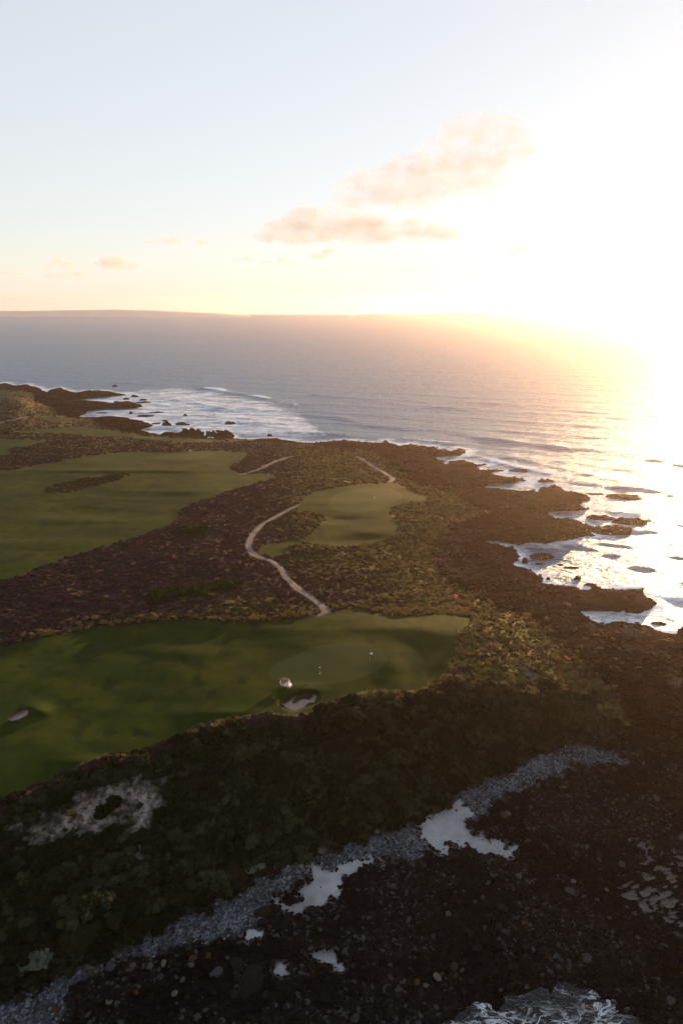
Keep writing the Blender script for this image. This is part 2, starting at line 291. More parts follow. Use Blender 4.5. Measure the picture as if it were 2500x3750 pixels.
# ------------------------------------------------------------------ terrain grid
us = np.concatenate([np.arange(-880, -90, 9.), np.arange(-90, 2600, 3.), np.arange(2600, 3140, 9.)])
vs = np.concatenate([np.arange(1399, 3765, 2.5), np.arange(3765, 4380, 6.)])
U, V = np.meshgrid(us, vs); NV, NU = U.shape
X0, Y0 = onplane(U, V, 0.0)
def wpoly(poly, z=0.0):
    a = np.asarray(poly, float); x, y = onplane(a[:, 0], a[:, 1], z); return np.stack([x, y], 1)
def roughen(poly, amp, n=6, seed=0):
    """break up the straight edges of a traced outline (world units)"""
    P = np.asarray(poly, float); out = []; r = np.random.default_rng(seed)
    for i in range(len(P)):
        a, b = P[i], P[(i + 1) % len(P)]; L = np.hypot(*(b - a)); k = int(min(n, max(1, L / 4)))
        nr = np.array([-(b - a)[1], (b - a)[0]]) / (L + 1e-9)
        for j in range(k):
            t = j / k; out.append(a + (b - a) * t + nr * r.normal(0, amp * min(1, L / 12)) * (j > 0))
    return np.array(out)
def tps_eval():
    P = np.array(CTRL, float); x = P[:, 0] / 1000; y = P[:, 1] * 1.8 / 1000; z = P[:, 2]; n = len(P)
    def ker(d2): return 0.5 * d2 * np.log(d2 + 1e-9)
    K = ker((x[:, None] - x) ** 2 + (y[:, None] - y) ** 2) + np.eye(n) * 2e-3
    A = np.zeros((n + 3, n + 3)); A[:n, :n] = K; A[:n, n] = 1; A[:n, n + 1] = x; A[:n, n + 2] = y; A[n, :n] = 1; A[n + 1, :n] = x; A[n + 2, :n] = y
    w = np.linalg.solve(A, np.concatenate([z, [0, 0, 0]]))
    cu = np.linspace(us[0], us[-1], 180); cv = np.linspace(vs[0], vs[-1], 200)
    GU, GV = np.meshgrid(cu / 1000, cv * 1.8 / 1000)
    Z = w[n] + w[n + 1] * GU + w[n + 2] * GV
    for k in range(n): Z = Z + w[k] * ker((GU - x[k]) ** 2 + (GV - y[k]) ** 2)
    iu = np.clip(np.searchsorted(cu, us) - 1, 0, 178); fu = (us - cu[iu]) / (cu[1] - cu[0])
    iv = np.clip(np.searchsorted(cv, vs) - 1, 0, 198); fv = ((vs - cv[iv]) / (cv[1] - cv[0]))[:, None]
    a = Z[np.ix_(iv, iu)]; b = Z[np.ix_(iv, iu + 1)]; c = Z[np.ix_(iv + 1, iu)]; d = Z[np.ix_(iv + 1, iu + 1)]
    return (a * (1 - fu) + b * fu) * (1 - fv) + (c * (1 - fu) + d * fu) * fv
Zc = np.clip(tps_eval(), 0.3, 22)
wob = fbm(X0 * .12, Y0 * .12, 5, 5, .62) * 2.6
LANDW = roughen(wpoly(LAND), 1.3, 6, 3)
def coarse(fn, k=3):
    iu = np.unique(np.append(np.arange(0, NU, k), NU - 1)); iv = np.unique(np.append(np.arange(0, NV, k), NV - 1))
    F = fn(X0[np.ix_(iv, iu)], Y0[np.ix_(iv, iu)])
    a = np.clip(np.searchsorted(iu, np.arange(NU), 'right') - 1, 0, len(iu) - 2); fa = (np.arange(NU) - iu[a]) / (iu[a + 1] - iu[a])
    c = np.clip(np.searchsorted(iv, np.arange(NV), 'right') - 1, 0, len(iv) - 2); fc = ((np.arange(NV) - iv[c]) / (iv[c + 1] - iv[c]))[:, None]
    return (F[np.ix_(c, a)] * (1 - fa) + F[np.ix_(c, a + 1)] * fa) * (1 - fc) + (F[np.ix_(c + 1, a)] * (1 - fa) + F[np.ix_(c + 1, a + 1)] * fa) * fc
dl = coarse(lambda x, y: sdist(x, y, LANDW), 2) + wob                                   # metres inland of the waterline
dsn = sdist_box(X0, Y0, wpoly(SEA_NEAR), 20) + wob * 1.0
dpl = sdist_box(X0, Y0, wpoly(POOL), 20) + wob * 1.3
def pmask(poly, soft, wobble=0.0, seed=0, pad=120):
    """soft inside-mask of an outline; softness and wobble in metres at the place"""
    d = sdist_box(U, V, poly, pad)
    pxm = 2500.0 / np.hypot(Y0, H)                                # photo pixels per metre (across)
    d = d / (pxm * 0.75)
    if wobble: d = d + fbm(X0 * .35, Y0 * .35, seed, 4) * wobble * 2
    return sstep(-soft, soft, d), d
veg, dveg = pmask(VEG, 1.2, 1.6, 11)
turf = np.zeros_like(U); fwm = {}
for nm, poly, sm in (('FW0A', FW0A, 1), ('FW0B', FW0B, 1), ('FW0C', FW0C, 1), ('FW1', FW1, 1), ('FW2', FW2, 1), ('FW3', FW3, 2)):
    k, d = pmask(smooth_poly(poly, sm), .5, .45, 21); fwm[nm] = k; turf = np.maximum(turf, k)
    if nm == 'FW3': dfw3 = d
isle, _ = pmask(smooth_poly(ISLE, 1), .8, .6, 22); turf *= 1 - isle; fwm['FW1'] = fwm['FW1'] * (1 - isle)
grm = {nm: pmask(smooth_poly(p, 2), .25)[0] for nm, p in (('G1', GREEN1), ('G2', GREEN2), ('G3', GREEN3))}
green = np.maximum(np.maximum(grm['G1'], grm['G2']), grm['G3'])
gsoft = pmask(smooth_poly(GREEN3, 2), 7)[0]
b1, _ = pmask(BUNK1, .12, .1, 31); b2, _ = pmask(smooth_poly(BUNK2, 1), .2, .15, 31)
bowl, dbowl = pmask(smooth_poly(BUNK1_BOWL, 1), .9)
blow, dblow = pmask(BLOW, 3.0, 3.5, 41)
shing, dsh = pmask(SHING, 1.2, 1.6, 51)
sand = np.zeros_like(U)
for k, p in enumerate(SANDS): sand = np.maximum(sand, pmask(p, .7, 1.5, 61 + k)[0])
gravel, _ = pmask(GRAVEL, 3, 3, 71)
path = np.zeros_like(U); pathwide = np.zeros_like(U); pathk = []
for pl, hw, lab in PATHS:
    px, py = onplane(*np.array(smooth_line(pl), float).T, 12.0)
    Xp, Yp = onplane(U, V, 12.0)
    d = sdist_box(Xp, Yp, np.stack([px, py], 1), 12, closed=False)
    k = 1 - sstep(hw - .2, hw + .35, d + fbm(X0 * .6, Y0 * .6, 81, 3) * .2); pathk.append(k); path = np.maximum(path, k); pathwide = np.maximum(pathwide, 1 - sstep(hw + .3, hw + 1.1, d))
pend, _ = pmask([(1150,2205),(1185,2210),(1222,2232),(1210,2246),(1130,2258),(1168,2240)], .6, .5, 33)
pathk[0] = np.maximum(pathk[0], pend * .9); path = np.maximum(path, pathk[0])

# heights
und = fbm(X0 / 48, Y0 / 26, 101, 3, .45)                           # rolling links ground
und2 = fbm(X0 / 16, Y0 / 9, 111, 2)
rock_w = (1 - veg)
rise = sstep(0, 9, dl) * .75 + .25 * sstep(0, 30, dl)
z = Zc * np.where(veg > .5, sstep(0, 16, dl) * .6 + .4 * sstep(0, 5, dl), rise)
z = z + turf * (und * .55 + und2 * .09) * (1 - .5 * gsoft)
hb = fbm(X0 / 9, Y0 / 9, 121, 4); hb2 = fbm(X0 / 2.2, Y0 / 2.2, 131, 3)
vv = veg * (1 - turf) * (1 - path)
z = z + vv * (und * 1.5 + hb * .9 + hb2 * .38 * (1 - blow))
# coastal ledges: strata trending along the shore
ca, sa = math.cos(R(-14)), math.sin(R(-14))
XR, YR = X0 * ca - Y0 * sa, X0 * sa + Y0 * ca
led = ridged(XR / 16, YR / 6.5, 141, 5); led2 = ridged(XR / 4.2, YR / 1.9, 151, 4); knob = fbm(X0 / 7, Y0 / 7, 161, 4)
far = sstep(95, 190, Y0)
rk = rock_w * (1 - sand) * (1 - shing * .85)
land_in = sstep(-1, 6, dl)
z = z + rk * land_in * ((led * 1.25 + knob * 1.5) * (.6 + .4 * far) + led2 * (.5 + .25 * far))
z = z + rk * land_in * .13 * np.sin(2 * math.pi * z / .85 + 2 * knob)
# level patches and hollows
z = z - b1 * .5 - bowl * .9 * (1 - b1 * .2) + np.exp(-((U - 1100) / 80) ** 2 - ((V - 2525) / 18) ** 2) * .5
z = z - b2 * .7 + np.exp(-((U - 138) / 40) ** 2 - ((V - 2600) / 22) ** 2) * 1.2
z = np.where(dsn > -6, z * (1 - sstep(-6, 4, dsn)) - sstep(-6, 4, dsn) * (.35 - rk * led2 * .35), z)
z = np.where(dpl > -4, z * (1 - sstep(-4, 3, dpl)) + sstep(-4, 3, dpl) * (.16 + rk * np.clip(led2 * .3 + knob * .25, -.08, .6)), z)
sea_in = sstep(1.5, -3, dl)
z = np.where(dl < 1.5, z * (1 - sea_in) - sea_in * 1.2, z)
# broad rises: the green's rim, the dune knolls, the bluff shoulders
PX = 2500.0 / np.hypot(Y0, H)
def mound(u, v, ru, rv, h): return h * np.exp(-((U - u) / ru) ** 2 - ((V - v) / rv) ** 2)
for a in [(1500,2300,170,22,.6),(1610,2330,80,30,.4),(1440,2440,60,60,.7),(900,2610,200,20,.4),(650,2390,180,30,.4),(1020,2300,120,24,.3),
          (300,1905,160,16,.7),(150,1990,200,18,.6),(420,1722,260,9,1.0),(700,1800,150,14,.9),(1250,1905,80,14,-.7),(1340,1950,80,14,.6),(1500,1790,40,12,1.0),
          (60,1475,50,14,3.0),(340,1612,70,10,1.6),(520,1606,50,7,1.5),(1120,1915,60,22,1.6),(1180,2010,110,14,1.3),(1750,2320,60,24,1.4),(1900,2440,120,45,1.2),(1250,2640,220,25,1.0),(450,2790,160,18,1.0),(330,3330,150,45,2.0)]:
    z = z + mound(*a)
z = np.maximum(z, -1.6)
dx, dy, dz = raydir(U, V)
T = (z - H) / dz
PX3, PY3 = dx * T, dy * T
POS = np.stack([PX3, PY3, z], -1)

def at(u, v):
    i = np.clip(np.searchsorted(us, u) - 1, 0, NU - 2); j = np.clip(np.searchsorted(vs, v) - 1, 0, NV - 2)
    fu = (u - us[i]) / (us[i + 1] - us[i]); fv = (v - vs[j]) / (vs[j + 1] - vs[j])
    fu = np.asarray(fu)[..., None]; fv = np.asarray(fv)[..., None]
    return (POS[j, i] * (1 - fu) + POS[j, i + 1] * fu) * (1 - fv) + (POS[j + 1, i] * (1 - fu) + POS[j + 1, i + 1] * fu) * fv
def samp(F, u, v):
    i = np.clip(np.searchsorted(us, u) - 1, 0, NU - 2); j = np.clip(np.searchsorted(vs, v) - 1, 0, NV - 2)
    return F[j, i]

# ground colours (what each surface is made of)
def C(*c): return np.array(c)
def mixc(a, b, k): return a + (b - a) * k[..., None]
n1 = fbm(PX3 / 14, PY3 / 14, 201, 4); n2 = fbm(PX3 / 4, PY3 / 4, 211, 4); n3 = fbm(PX3 / 1.3, PY3 / 1.3, 221, 3)
heathcol = mixc(mixc(np.broadcast_to(C(.038, .018, .021), POS.shape), C(.042, .031, .018), sstep(.0, .35, n1 + .3 * n2)), C(.024, .016, .013), sstep(.05, .4, n2))
olive_patch = np.exp(-((U - 880) / 260) ** 2 - ((V - 2215) / 48) ** 2) + .8 * np.exp(-((U - 1150) / 110) ** 2 - ((V - 1925) / 45) ** 2)
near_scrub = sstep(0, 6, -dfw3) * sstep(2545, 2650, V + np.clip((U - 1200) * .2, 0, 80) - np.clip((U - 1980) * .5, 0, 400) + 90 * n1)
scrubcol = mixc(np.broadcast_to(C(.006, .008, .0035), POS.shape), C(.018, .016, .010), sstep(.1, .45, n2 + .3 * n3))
right_veg = np.maximum(sstep(1200, 1500, U), sstep(960, 1200, U) * sstep(2130, 2040, V)) * (1 - near_scrub)
goldcol = mixc(np.broadcast_to(C(.060, .060, .015), POS.shape), C(.082, .066, .021), sstep(-.1, .3, n1))
goldcol = mixc(goldcol, C(.022, .024, .010), sstep(0, .3, n2))
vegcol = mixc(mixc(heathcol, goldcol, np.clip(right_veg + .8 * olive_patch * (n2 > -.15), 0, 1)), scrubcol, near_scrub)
farleft = sstep(1700, 1640, V) * sstep(1000, 700, U)
vegcol = mixc(vegcol, mixc(np.broadcast_to(C(.07, .055, .024), POS.shape), C(.038, .034, .018), sstep(-.1, .25, n1)), farleft)
red = np.maximum(np.exp(-((U - 2070) / 60) ** 2 - ((V - 2415) / 35) ** 2), np.exp(-((U - 2225) / 40) ** 2 - ((V - 2500) / 20) ** 2))
red = np.maximum(red, np.exp(-((U - 1705) / 60) ** 2 - ((V - 2185) / 16) ** 2)) ; red = np.maximum(red, .8 * np.exp(-((U - 1900) / 60) ** 2 - ((V - 2262) / 14) ** 2))
vegcol = mixc(vegcol, C(.10, .026, .014), sstep(.25, .6, red + n2 * .5))
fleck = np.exp(-(((U - 1950) + (V - 2480) * -.45) / 70) ** 2 - ((V - 2490) / 110) ** 2) + .9 * np.exp(-((U - 500) / 150) ** 2 - ((V - 3130) / 80) ** 2) + .6 * np.exp(-((U - 880) / 80) ** 2 - ((V - 2780) / 45) ** 2) + .5*np.exp(-((U - 1960) / 130) ** 2 - ((V - 2620) / 40) ** 2)
fl = sstep(.42, .62, fleck * .75 + n2 * .55 + n3 * .25)
vegcol = mixc(vegcol, C(.085, .07, .06), fl * veg)
blowm = blow * sstep(-.35, .15, n2 + n3 * .5 + dblow * .06)
vegcol = mixc(vegcol, mixc(np.broadcast_to(C(.085, .068, .062), POS.shape), C(.17, .142, .13), sstep(-.1, .3, n2 + .6 * n3)), blowm)
mott = sstep(.0, .32, fbm(PX3 / .9, PY3 / .9, 251, 3) - .25 * n2) * blow; vegcol = mixc(vegcol, C(.020, .019, .012), mott * .85)
rockcol = mixc(mixc(np.broadcast_to(C(.0150, .0058, .0034), POS.shape), C(.0090, .0040, .0028), sstep(-.2, .3, led2)), C(.020, .009, .006), sstep(.05, .4, n1))
fgrock = mixc(mixc(np.broadcast_to(C(.0055, .0058, .0062), POS.shape), C(.011, .0095, .0085), sstep(-.1, .35, n1)), C(.003, .0034, .004), sstep(0, .3, n2))
fg = sstep(2560, 2900, V + (2500 - U) * .12)
rockcol = mixc(rockcol, fgrock, fg)
wet = sstep(3.5, .5, dl) * (1 - fg); rockcol = mixc(rockcol, C(.026, .018, .015), wet * .8)
rockcol = mixc(rockcol, C(.055, .034, .028), gravel * .8)
shcol = mixc(np.broadcast_to(C(.060, .074, .092), POS.shape), C(.030, .033, .037), sstep(0, .3, n1 + n3 * .4))
brown_sh = np.exp(-((U - 420) / 190) ** 2 - ((V - 3540) / 55) ** 2); shcol = mixc(shcol, C(.07, .05, .038), sstep(.3, .7, brown_sh))
sacol = mixc(np.broadcast_to(C(.27, .285, .30), POS.shape), C(.20, .205, .215), sstep(-.2, .4, n1))
wetsand = sstep(-3, 1, dpl) * sstep(.34, .24, z) * (1 - veg)
rockcol = mixc(rockcol, C(.030, .027, .026), wetsand)
bare = mixc(mixc(rockcol, shcol, shing), sacol, sand)
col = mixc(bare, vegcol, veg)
t1 = fbm(PX3 / 22, PY3 / 16, 231, 4); t2 = fbm(PX3 / 5, PY3 / 5, 241, 3)
turfcol = mixc(mixc(np.broadcast_to(C(.0115, .023, .002), POS.shape), C(.023, .031, .003), sstep(-.25, .35, t1)), C(.0085, .0180, .002), sstep(.05, .4, t2))
col = mixc(col, turfcol, turf)
col = mixc(col, mixc(np.broadcast_to(C(.025, .038, .010), POS.shape), C(.034, .043, .012), sstep(-.2, .3, t1)), green)
rim = np.clip(bowl - b1, 0, 1) * turf; col = mixc(col, C(.045, .036, .018), rim * sstep(-.3, .2, n3) * .9)
col = mixc(col, np.broadcast_to(C(.26, .20, .17), POS.shape), np.maximum(b1, b2))
col = mixc(col, mixc(np.broadcast_to(C(.145, .128, .118), POS.shape), C(.10, .09, .083), sstep(0, .4, n2)), path)
float_wet = np.clip(wet + fg, 0, 1)

# split the one height field into its surfaces
zone = np.zeros(U.shape, np.int8)                                  # 0 heath ground
zone[(veg < .5)] = 1                                               # rock
zone[(veg < .5) & (shing > .5)] = 2
zone[(veg < .5) & (sand > .5)] = 3
zone[(veg < .5) & (wetsand > .5)] = 4
for k, nm in enumerate(('FW0A', 'FW0B', 'FW0C', 'FW1', 'FW2', 'FW3')): zone[fwm[nm] > .5] = 10 + k
for k, nm in enumerate(('G1', 'G2', 'G3')): zone[grm[nm] > .5] = 20 + k
zone[b1 > .5] = 30; zone[b2 > .5] = 31
for k, pk in enumerate(pathk): zone[pk > .5] = 40 + k
jj, ii = np.mgrid[0:NV - 1, 0:NU - 1]
quad = np.stack([jj * NU + ii, (jj + 1) * NU + ii, (jj + 1) * NU + ii + 1, jj * NU + ii + 1], -1).reshape(-1, 4)
fz = zone[:-1, :-1].reshape(-1)
keep = (np.maximum(np.maximum(z[:-1, :-1], z[1:, :-1]), np.maximum(z[:-1, 1:], z[1:, 1:])) > -1.0).reshape(-1)
Pf = POS.reshape(-1, 3); Cf = col.reshape(-1, 3)
def terrain(zid, name, mat, label, cat):
    q = quad[(fz == zid) & keep]
    if len(q) == 0: return
    idx, inv = np.unique(q, return_inverse=True)
    me = npmesh(name, Pf[idx], inv.reshape(-1, 4), smooth=(zid != 1)); color_attr(me, 'Col', Cf[idx])
    return tag(link(name, me, mat), label, cat, kind='structure')
terrain(0, 'ground', M['rough'], 'rough heath and dune ground around the fairways', 'ground')
terrain(1, 'rock_shelf', M['rock'], 'dark brown rock shelf reaching into the sea', 'rocky shore')
terrain(2, 'shingle_beach', M['shingle'], 'grey shingle strip below the scrub bluff', 'beach')
terrain(3, 'beach_sand', M['sand'], 'pale sand patches between shingle and dark rocks', 'sand')
M['wetsand'] = ground_mat('wet_sand', 0.5, 4.0, .8, 1.2, .3, .03, rough=.38, spec=.35)
terrain(4, 'wet_sand', M['wetsand'], 'wet grey tidal sand among dark rocks at the right edge', 'wet sand')
for k, lab in enumerate(('far narrow fairway strip below the left dunes', 'far dark fairway at the left edge', 'small golden lawn beside the far left rocks', 'large upper fairway left of the purple heath', 'middle fairway above the brown rocks, reached by the path', 'near fairway with the cart and the golfer')):
    terrain(10 + k, 'fairway', M['turf'], lab, 'fairway')
for k, lab in enumerate(('far putting green on the large upper fairway', 'middle putting green at the end of the winding path', 'near putting green with the golfer on it')):
    terrain(20 + k, 'putting_green', M['green'], lab, 'putting green')
terrain(30, 'sand_bunker', M['sand'], 'crescent sand bunker just below the golf cart', 'bunker')
terrain(31, 'sand_bunker', M['sand'], 'small sand bunker beside a grassy mound at left edge', 'bunker')
for k, (_, _, lab) in enumerate(PATHS): terrain(40 + k, 'cart_path', M['path'], lab, 'path')

# ------------------------------------------------------------------ the sea
sv = np.concatenate([1151.0 + np.array([0, .25, .6, 1, 1.6, 2.4, 3.4, 4.6]), np.arange(1157, 1400, 2.), np.arange(1400, 2360, 2.2), np.arange(2360, 4380, 9.)])
su = np.concatenate([np.arange(-2600, -200, 40.), np.arange(-200, 2700, 5.), np.arange(2700, 5200, 40.)])
SU, SV = np.meshgrid(su, sv); sx, sy = onplane(SU, SV, 0.0)
dsea = -sdist(sx, sy, LANDW)                                       # metres offshore
inside_near = sdist_box(sx, sy, wpoly(SEA_NEAR), 30)
dist = np.hypot(sx, sy)
fade = np.clip(1.2 - dist / 2600, 0.0, 1) * sstep(-2, 14, dsea)
def swell(ang, wl, ph=0.0, sharp=1.6, bend=0.0):
    a = R(ang); q = (sx * math.sin(a) + sy * math.cos(a)) + 14 * fbm(sx / 160, sy / 90, 301 + int(wl), 2) + bend * sx * sx
    return (np.abs(np.sin(q * math.pi / wl + ph))) , q
def crest(ang, wl, seed):
    a = R(ang); q = (sx * math.sin(a) + sy * math.cos(a)) + 10 * fbm(sx / 140, sy / 80, seed, 3)
    s = np.sin(2 * math.pi * q / wl); return (np.exp(1.6 * s) - 1.9) / 3.0
amp = .55 + .45 * fbm(sx / 220, sy / 70, 320, 2)
szz = fade * (crest(16, 46, 331) * .62 * amp + crest(24, 23, 341) * .24 + crest(4, 14, 351) * .13 * np.clip(1.3 - dist / 700, 0, 1) + crest(38, 9, 361) * .07 * np.clip(1.2 - dist / 450, 0, 1))
foam = np.zeros_like(SU)
WAVES = [([(760,1424),(793,1428),(885,1443),(956,1455),(1028,1473),(1076,1483)], 1.7, .95), ([(640,1462),(693,1470),(797,1494),(850,1503)], 1.1, .7), ([(930,1500),(1050,1512),(1160,1522),(1250,1537),(1409,1567),(1649,1586),(1808,1613),(1967,1625),(2047,1641),(2286,1665),(2500,1705),(2700,1735)], 1.5, .12),
         ([(1150,1448),(1250,1454),(1345,1461),(1490,1486),(1700,1500)], 1.2, .1), ([(860,1545),(1000,1560),(1110,1588),(1200,1596)], .9, .35), ([(1700,1470),(1900,1490),(2200,1512),(2500,1530)], .9, 0), ([(1500,1560),(1700,1585)], .6, .1), ([(2180,1790),(2300,1800),(2400,1825),(2440,1860)], .6, .6), ([(2250,1870),(2350,1890),(2440,1925)], .5, .5), ([(600,1405),(700,1411),(800,1413)], .8, .5),
         ([(1690,1655),(1800,1688),(1950,1725),(2100,1752),(2280,1785)], .8, .75), ([(1900,1682),(2100,1725),(2350,1785),(2560,1838)], .8, .45), ([(2280,1935),(2400,1962),(2540,2000)], .6, .5), ([(2150,2000),(2300,2040),(2420,2095),(2540,2130)], .6, .45), ([(2370,2160),(2460,2185),(2560,2215)], .6, .7), ([(1300,1592),(1420,1602),(1560,1612),(1700,1632)], .7, .55), ([(300,1408),(450,1404),(600,1392)], .7, .35)]
for pl, h, fo in WAVES:
    w = wpoly(smooth_line(pl, 2)); d = sdist_box(sx, sy, w, 60, closed=False)
    cy = np.interp(sx, *w[np.argsort(w[:, 0])].T); sd_ = np.where(sy > cy, d, -d)
    prof = np.where(sd_ > 0, np.exp(-(sd_ / 14) ** 2), np.exp(-(sd_ / 5) ** 2))
    en = np.clip(.6 + 1.2 * fbm(sx / 40, sy / 60, 371, 2), .25, 1.2)
    szz += h * prof * en
    foam = np.maximum(foam, fo * np.exp(-((sd_ - 1) / 6) ** 2) * np.clip(en + .2, 0, 1.2))
    foam = np.maximum(foam, fo * .55 * sstep(0, 6, sd_) * np.exp(-np.clip(sd_, 0, 99) / 26))
near_shore = np.exp(-np.clip(dsea, 0, 400) / 13.0)
foam = np.maximum(foam, near_shore * .78 * (dsea > -20))
surf = sdist(SU, SV, [(200,1428),(300,1420),(480,1418),(640,1404),(800,1422),(960,1455),(1100,1500),(1200,1580),(1250,1612),(860,1610),(560,1590),(240,1520)])
foam = np.maximum(foam, .66 * sstep(-14, 30, surf))
rs = sdist(SU, SV, [(1680,1650),(1760,1660),(1900,1700),(2060,1740),(2250,1780),(2400,1820),(2450,1900),(2300,1960),(2200,1990),(1950,2010),(1900,1900),(1700,1750)])
foam = np.maximum(foam, .60 * sstep(-20, 40, rs))
rs2 = sdist(SU, SV, [(2130,2240),(2300,2240),(2400,2160),(2600,2160),(2700,2330),(2450,2330),(2200,2290)])
foam = np.maximum(foam, .62 * sstep(-10, 25, rs2))
foam = np.where(inside_near > -4, np.where(SV > 3480, .9 * sstep(-4, 1, inside_near), 0.0), foam)
szz = np.where(inside_near > -6, 0.02 * fbm(sx / 3, sy / 3, 380, 3), szz)
keepv = (dsea > -14) | (inside_near > -7)
kq = (keepv[:-1, :-1] | keepv[1:, :-1] | keepv[:-1, 1:] | keepv[1:, 1:]).reshape(-1)
nu = SU.shape[1]; jj, ii = np.mgrid[0:SU.shape[0] - 1, 0:nu - 1]
q = np.stack([jj * nu + ii, (jj + 1) * nu + ii, (jj + 1) * nu + ii + 1, jj * nu + ii + 1], -1).reshape(-1, 4)[kq]
idx, inv = np.unique(q, return_inverse=True)
me = npmesh('sea', np.stack([sx, sy, szz], -1).reshape(-1, 3)[idx], inv.reshape(-1, 4))
float_attr(me, 'foam', foam.reshape(-1)[idx]); float_attr(me, 'cove', ((SV > 2900) * 1.0).reshape(-1)[idx])
m, n, l, b = newmat('sea_water', .12, (.012, .040, .066), .5); b.inputs['IOR'].default_value = 1.33
at_ = n.new('ShaderNodeAttribute'); at_.attribute_name = 'foam'
geo = n.new('ShaderNodeNewGeometry')
mp = n.new('ShaderNodeMapping'); mp.inputs['Rotation'].default_value = (0, 0, R(16)); mp.inputs['Scale'].default_value = (.45, 1, 1); l.new(geo.outputs['Position'], mp.inputs[0])
f1 = noise_node(n, l, .10, 8, mp.outputs[0], .68); f2 = noise_node(n, l, .55, 7, mp.outputs[0], .7)
lace = math_node(n, l, 'ADD', math_node(n, l, 'MULTIPLY', f1, .55), math_node(n, l, 'MULTIPLY', f2, .45))
thr = math_node(n, l, 'SUBTRACT', 0.72, math_node(n, l, 'MULTIPLY', at_.outputs['Fac'], .42))
fm = maprange(n, l, math_node(n, l, 'SUBTRACT', lace, thr), -.03, .13, 0, 1)
fm = math_node(n, l, 'MULTIPLY', fm, maprange(n, l, at_.outputs['Fac'], .02, .25, 0, 1))
cv_ = n.new('ShaderNodeAttribute'); cv_.attribute_name = 'cove'
wmp = n.new('ShaderNodeMapping'); wmp.inputs['Rotation'].default_value = (0, 0, R(-35)); wmp.inputs['Scale'].default_value = (.6, 1.2, 1); l.new(geo.outputs['Position'], wmp.inputs[0])
wno = n.new('ShaderNodeTexNoise'); wno.inputs['Scale'].default_value = .42; wno.inputs['Detail'].default_value = 7; wno.inputs['Roughness'].default_value = .66; wno.inputs['Distortion'].default_value = 1.1; l.new(wmp.outputs[0], wno.inputs['Vector'])
web = maprange(n, l, math_node(n, l, 'ABSOLUTE', math_node(n, l, 'SUBTRACT', wno.outputs['Fac'], .5)), .0, .04, .9, 0)
web = math_node(n, l, 'MULTIPLY', web, maprange(n, l, noise_node(n, l, .16, 5, geo.outputs['Position']), .40, .54, 0, 1))
web = math_node(n, l, 'MULTIPLY', web, math_node(n, l, 'MULTIPLY', at_.outputs['Fac'], cv_.outputs['Fac']))
fm = math_node(n, l, 'MULTIPLY', fm, maprange(n, l, cv_.outputs['Fac'], 0, 1, 1, 0.0)); fm = math_node(n, l, 'MAXIMUM', fm, web)
deep = mixcol(n, l, cv_.outputs['Fac'], (.010, .058, .122), (.003, .004, .005))
l.new(mixcol(n, l, fm, deep, (.66, .73, .80)), b.inputs['Base Color'])
l.new(maprange(n, l, fm, 0, 1, .12, .9), b.inputs['Roughness'])
w1 = noise_node(n, l, .16, 3, mp.outputs[0]); w2 = noise_node(n, l, .7, 4, mp.outputs[0], .65)
hh = math_node(n, l, 'ADD', math_node(n, l, 'MULTIPLY', w1, 2.2), math_node(n, l, 'MULTIPLY', w2, .75))
bpn = n.new('ShaderNodeBump'); bpn.inputs['Strength'].default_value = 1.0; bpn.inputs['Distance'].default_value = 1.5; l.new(hh, bpn.inputs['Height'])
fr = n.new('ShaderNodeFresnel'); fr.inputs['IOR'].default_value = 1.33; l.new(bpn.outputs[0], fr.inputs['Normal'])
gls = n.new('ShaderNodeBsdfGlossy'); gls.inputs['Color'].default_value = (.78, .91, 1, 1); gls.inputs['Roughness'].default_value = .40; l.new(bpn.outputs[0], gls.inputs['Normal'])
dif = n.new('ShaderNodeBsdfDiffuse'); l.new(b.inputs['Base Color'].links[0].from_socket, dif.inputs['Color'])
fcap = math_node(n, l, 'MULTIPLY', math_node(n, l, 'MINIMUM', fr.outputs[0], .35), math_node(n, l, 'SUBTRACT', 1.0, fm))   # small unresolved waves never mirror fully
msh = n.new('ShaderNodeMixShader'); l.new(fcap, msh.inputs[0]); l.new(dif.outputs[0], msh.inputs[1]); l.new(gls.outputs[0], msh.inputs[2])
l.new(msh.outputs[0], n['Material Output'].inputs['Surface'])
tag(link('sea', me, m), 'open sea with low swell and foam along the rocks', 'sea', kind='structure')

# ------------------------------------------------------------------ distant land
def hills(name, prof, D, base_v, label, depth):
    P = np.array(prof, float); uu = np.linspace(P[0, 0], P[-1, 0], 160); top = np.interp(uu, P[:, 0], P[:, 1])
    dx, dy, dz = raydir(uu, top); t = D / dy; zt = H + dz * t; xt = dx * t
    zt = np.maximum(zt + fbm(uu / 14, uu * 0, 401, 4) * 1.4, .3)
    rows = []; K = 9
    for k in range(K):
        s = k / (K - 1); f = math.sin(math.pi * min(1, s * 1.0)) ** .8
        rows.append(np.stack([xt * (1 + (s - .5) * depth / D), np.full_like(xt, D + (s - .5) * depth) + fbm(uu / 30 + s * 3, uu * 0, 411, 3) * 30, zt * f - 2 * (1 - f) + fbm(uu / 9, uu * 0 + s * 4, 421, 3) * 1.5 * f], -1))
    Vv = np.concatenate(rows); nn = len(uu)
    F = [(k * nn + i, k * nn + i + 1, (k + 1) * nn + i + 1, (k + 1) * nn + i) for k in range(K - 1) for i in range(nn - 1)]
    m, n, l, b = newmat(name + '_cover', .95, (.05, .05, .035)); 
    l.new(mixcol(n, l, noise_node(n, l, .024, 5), (.42, .39, .37), (.55, .50, .46)), b.inputs['Base Color'])  # pale tone puts distance haze into the land's own colour
    tag(link(name, npmesh(name, Vv, F), m), label, 'hills', kind='structure')
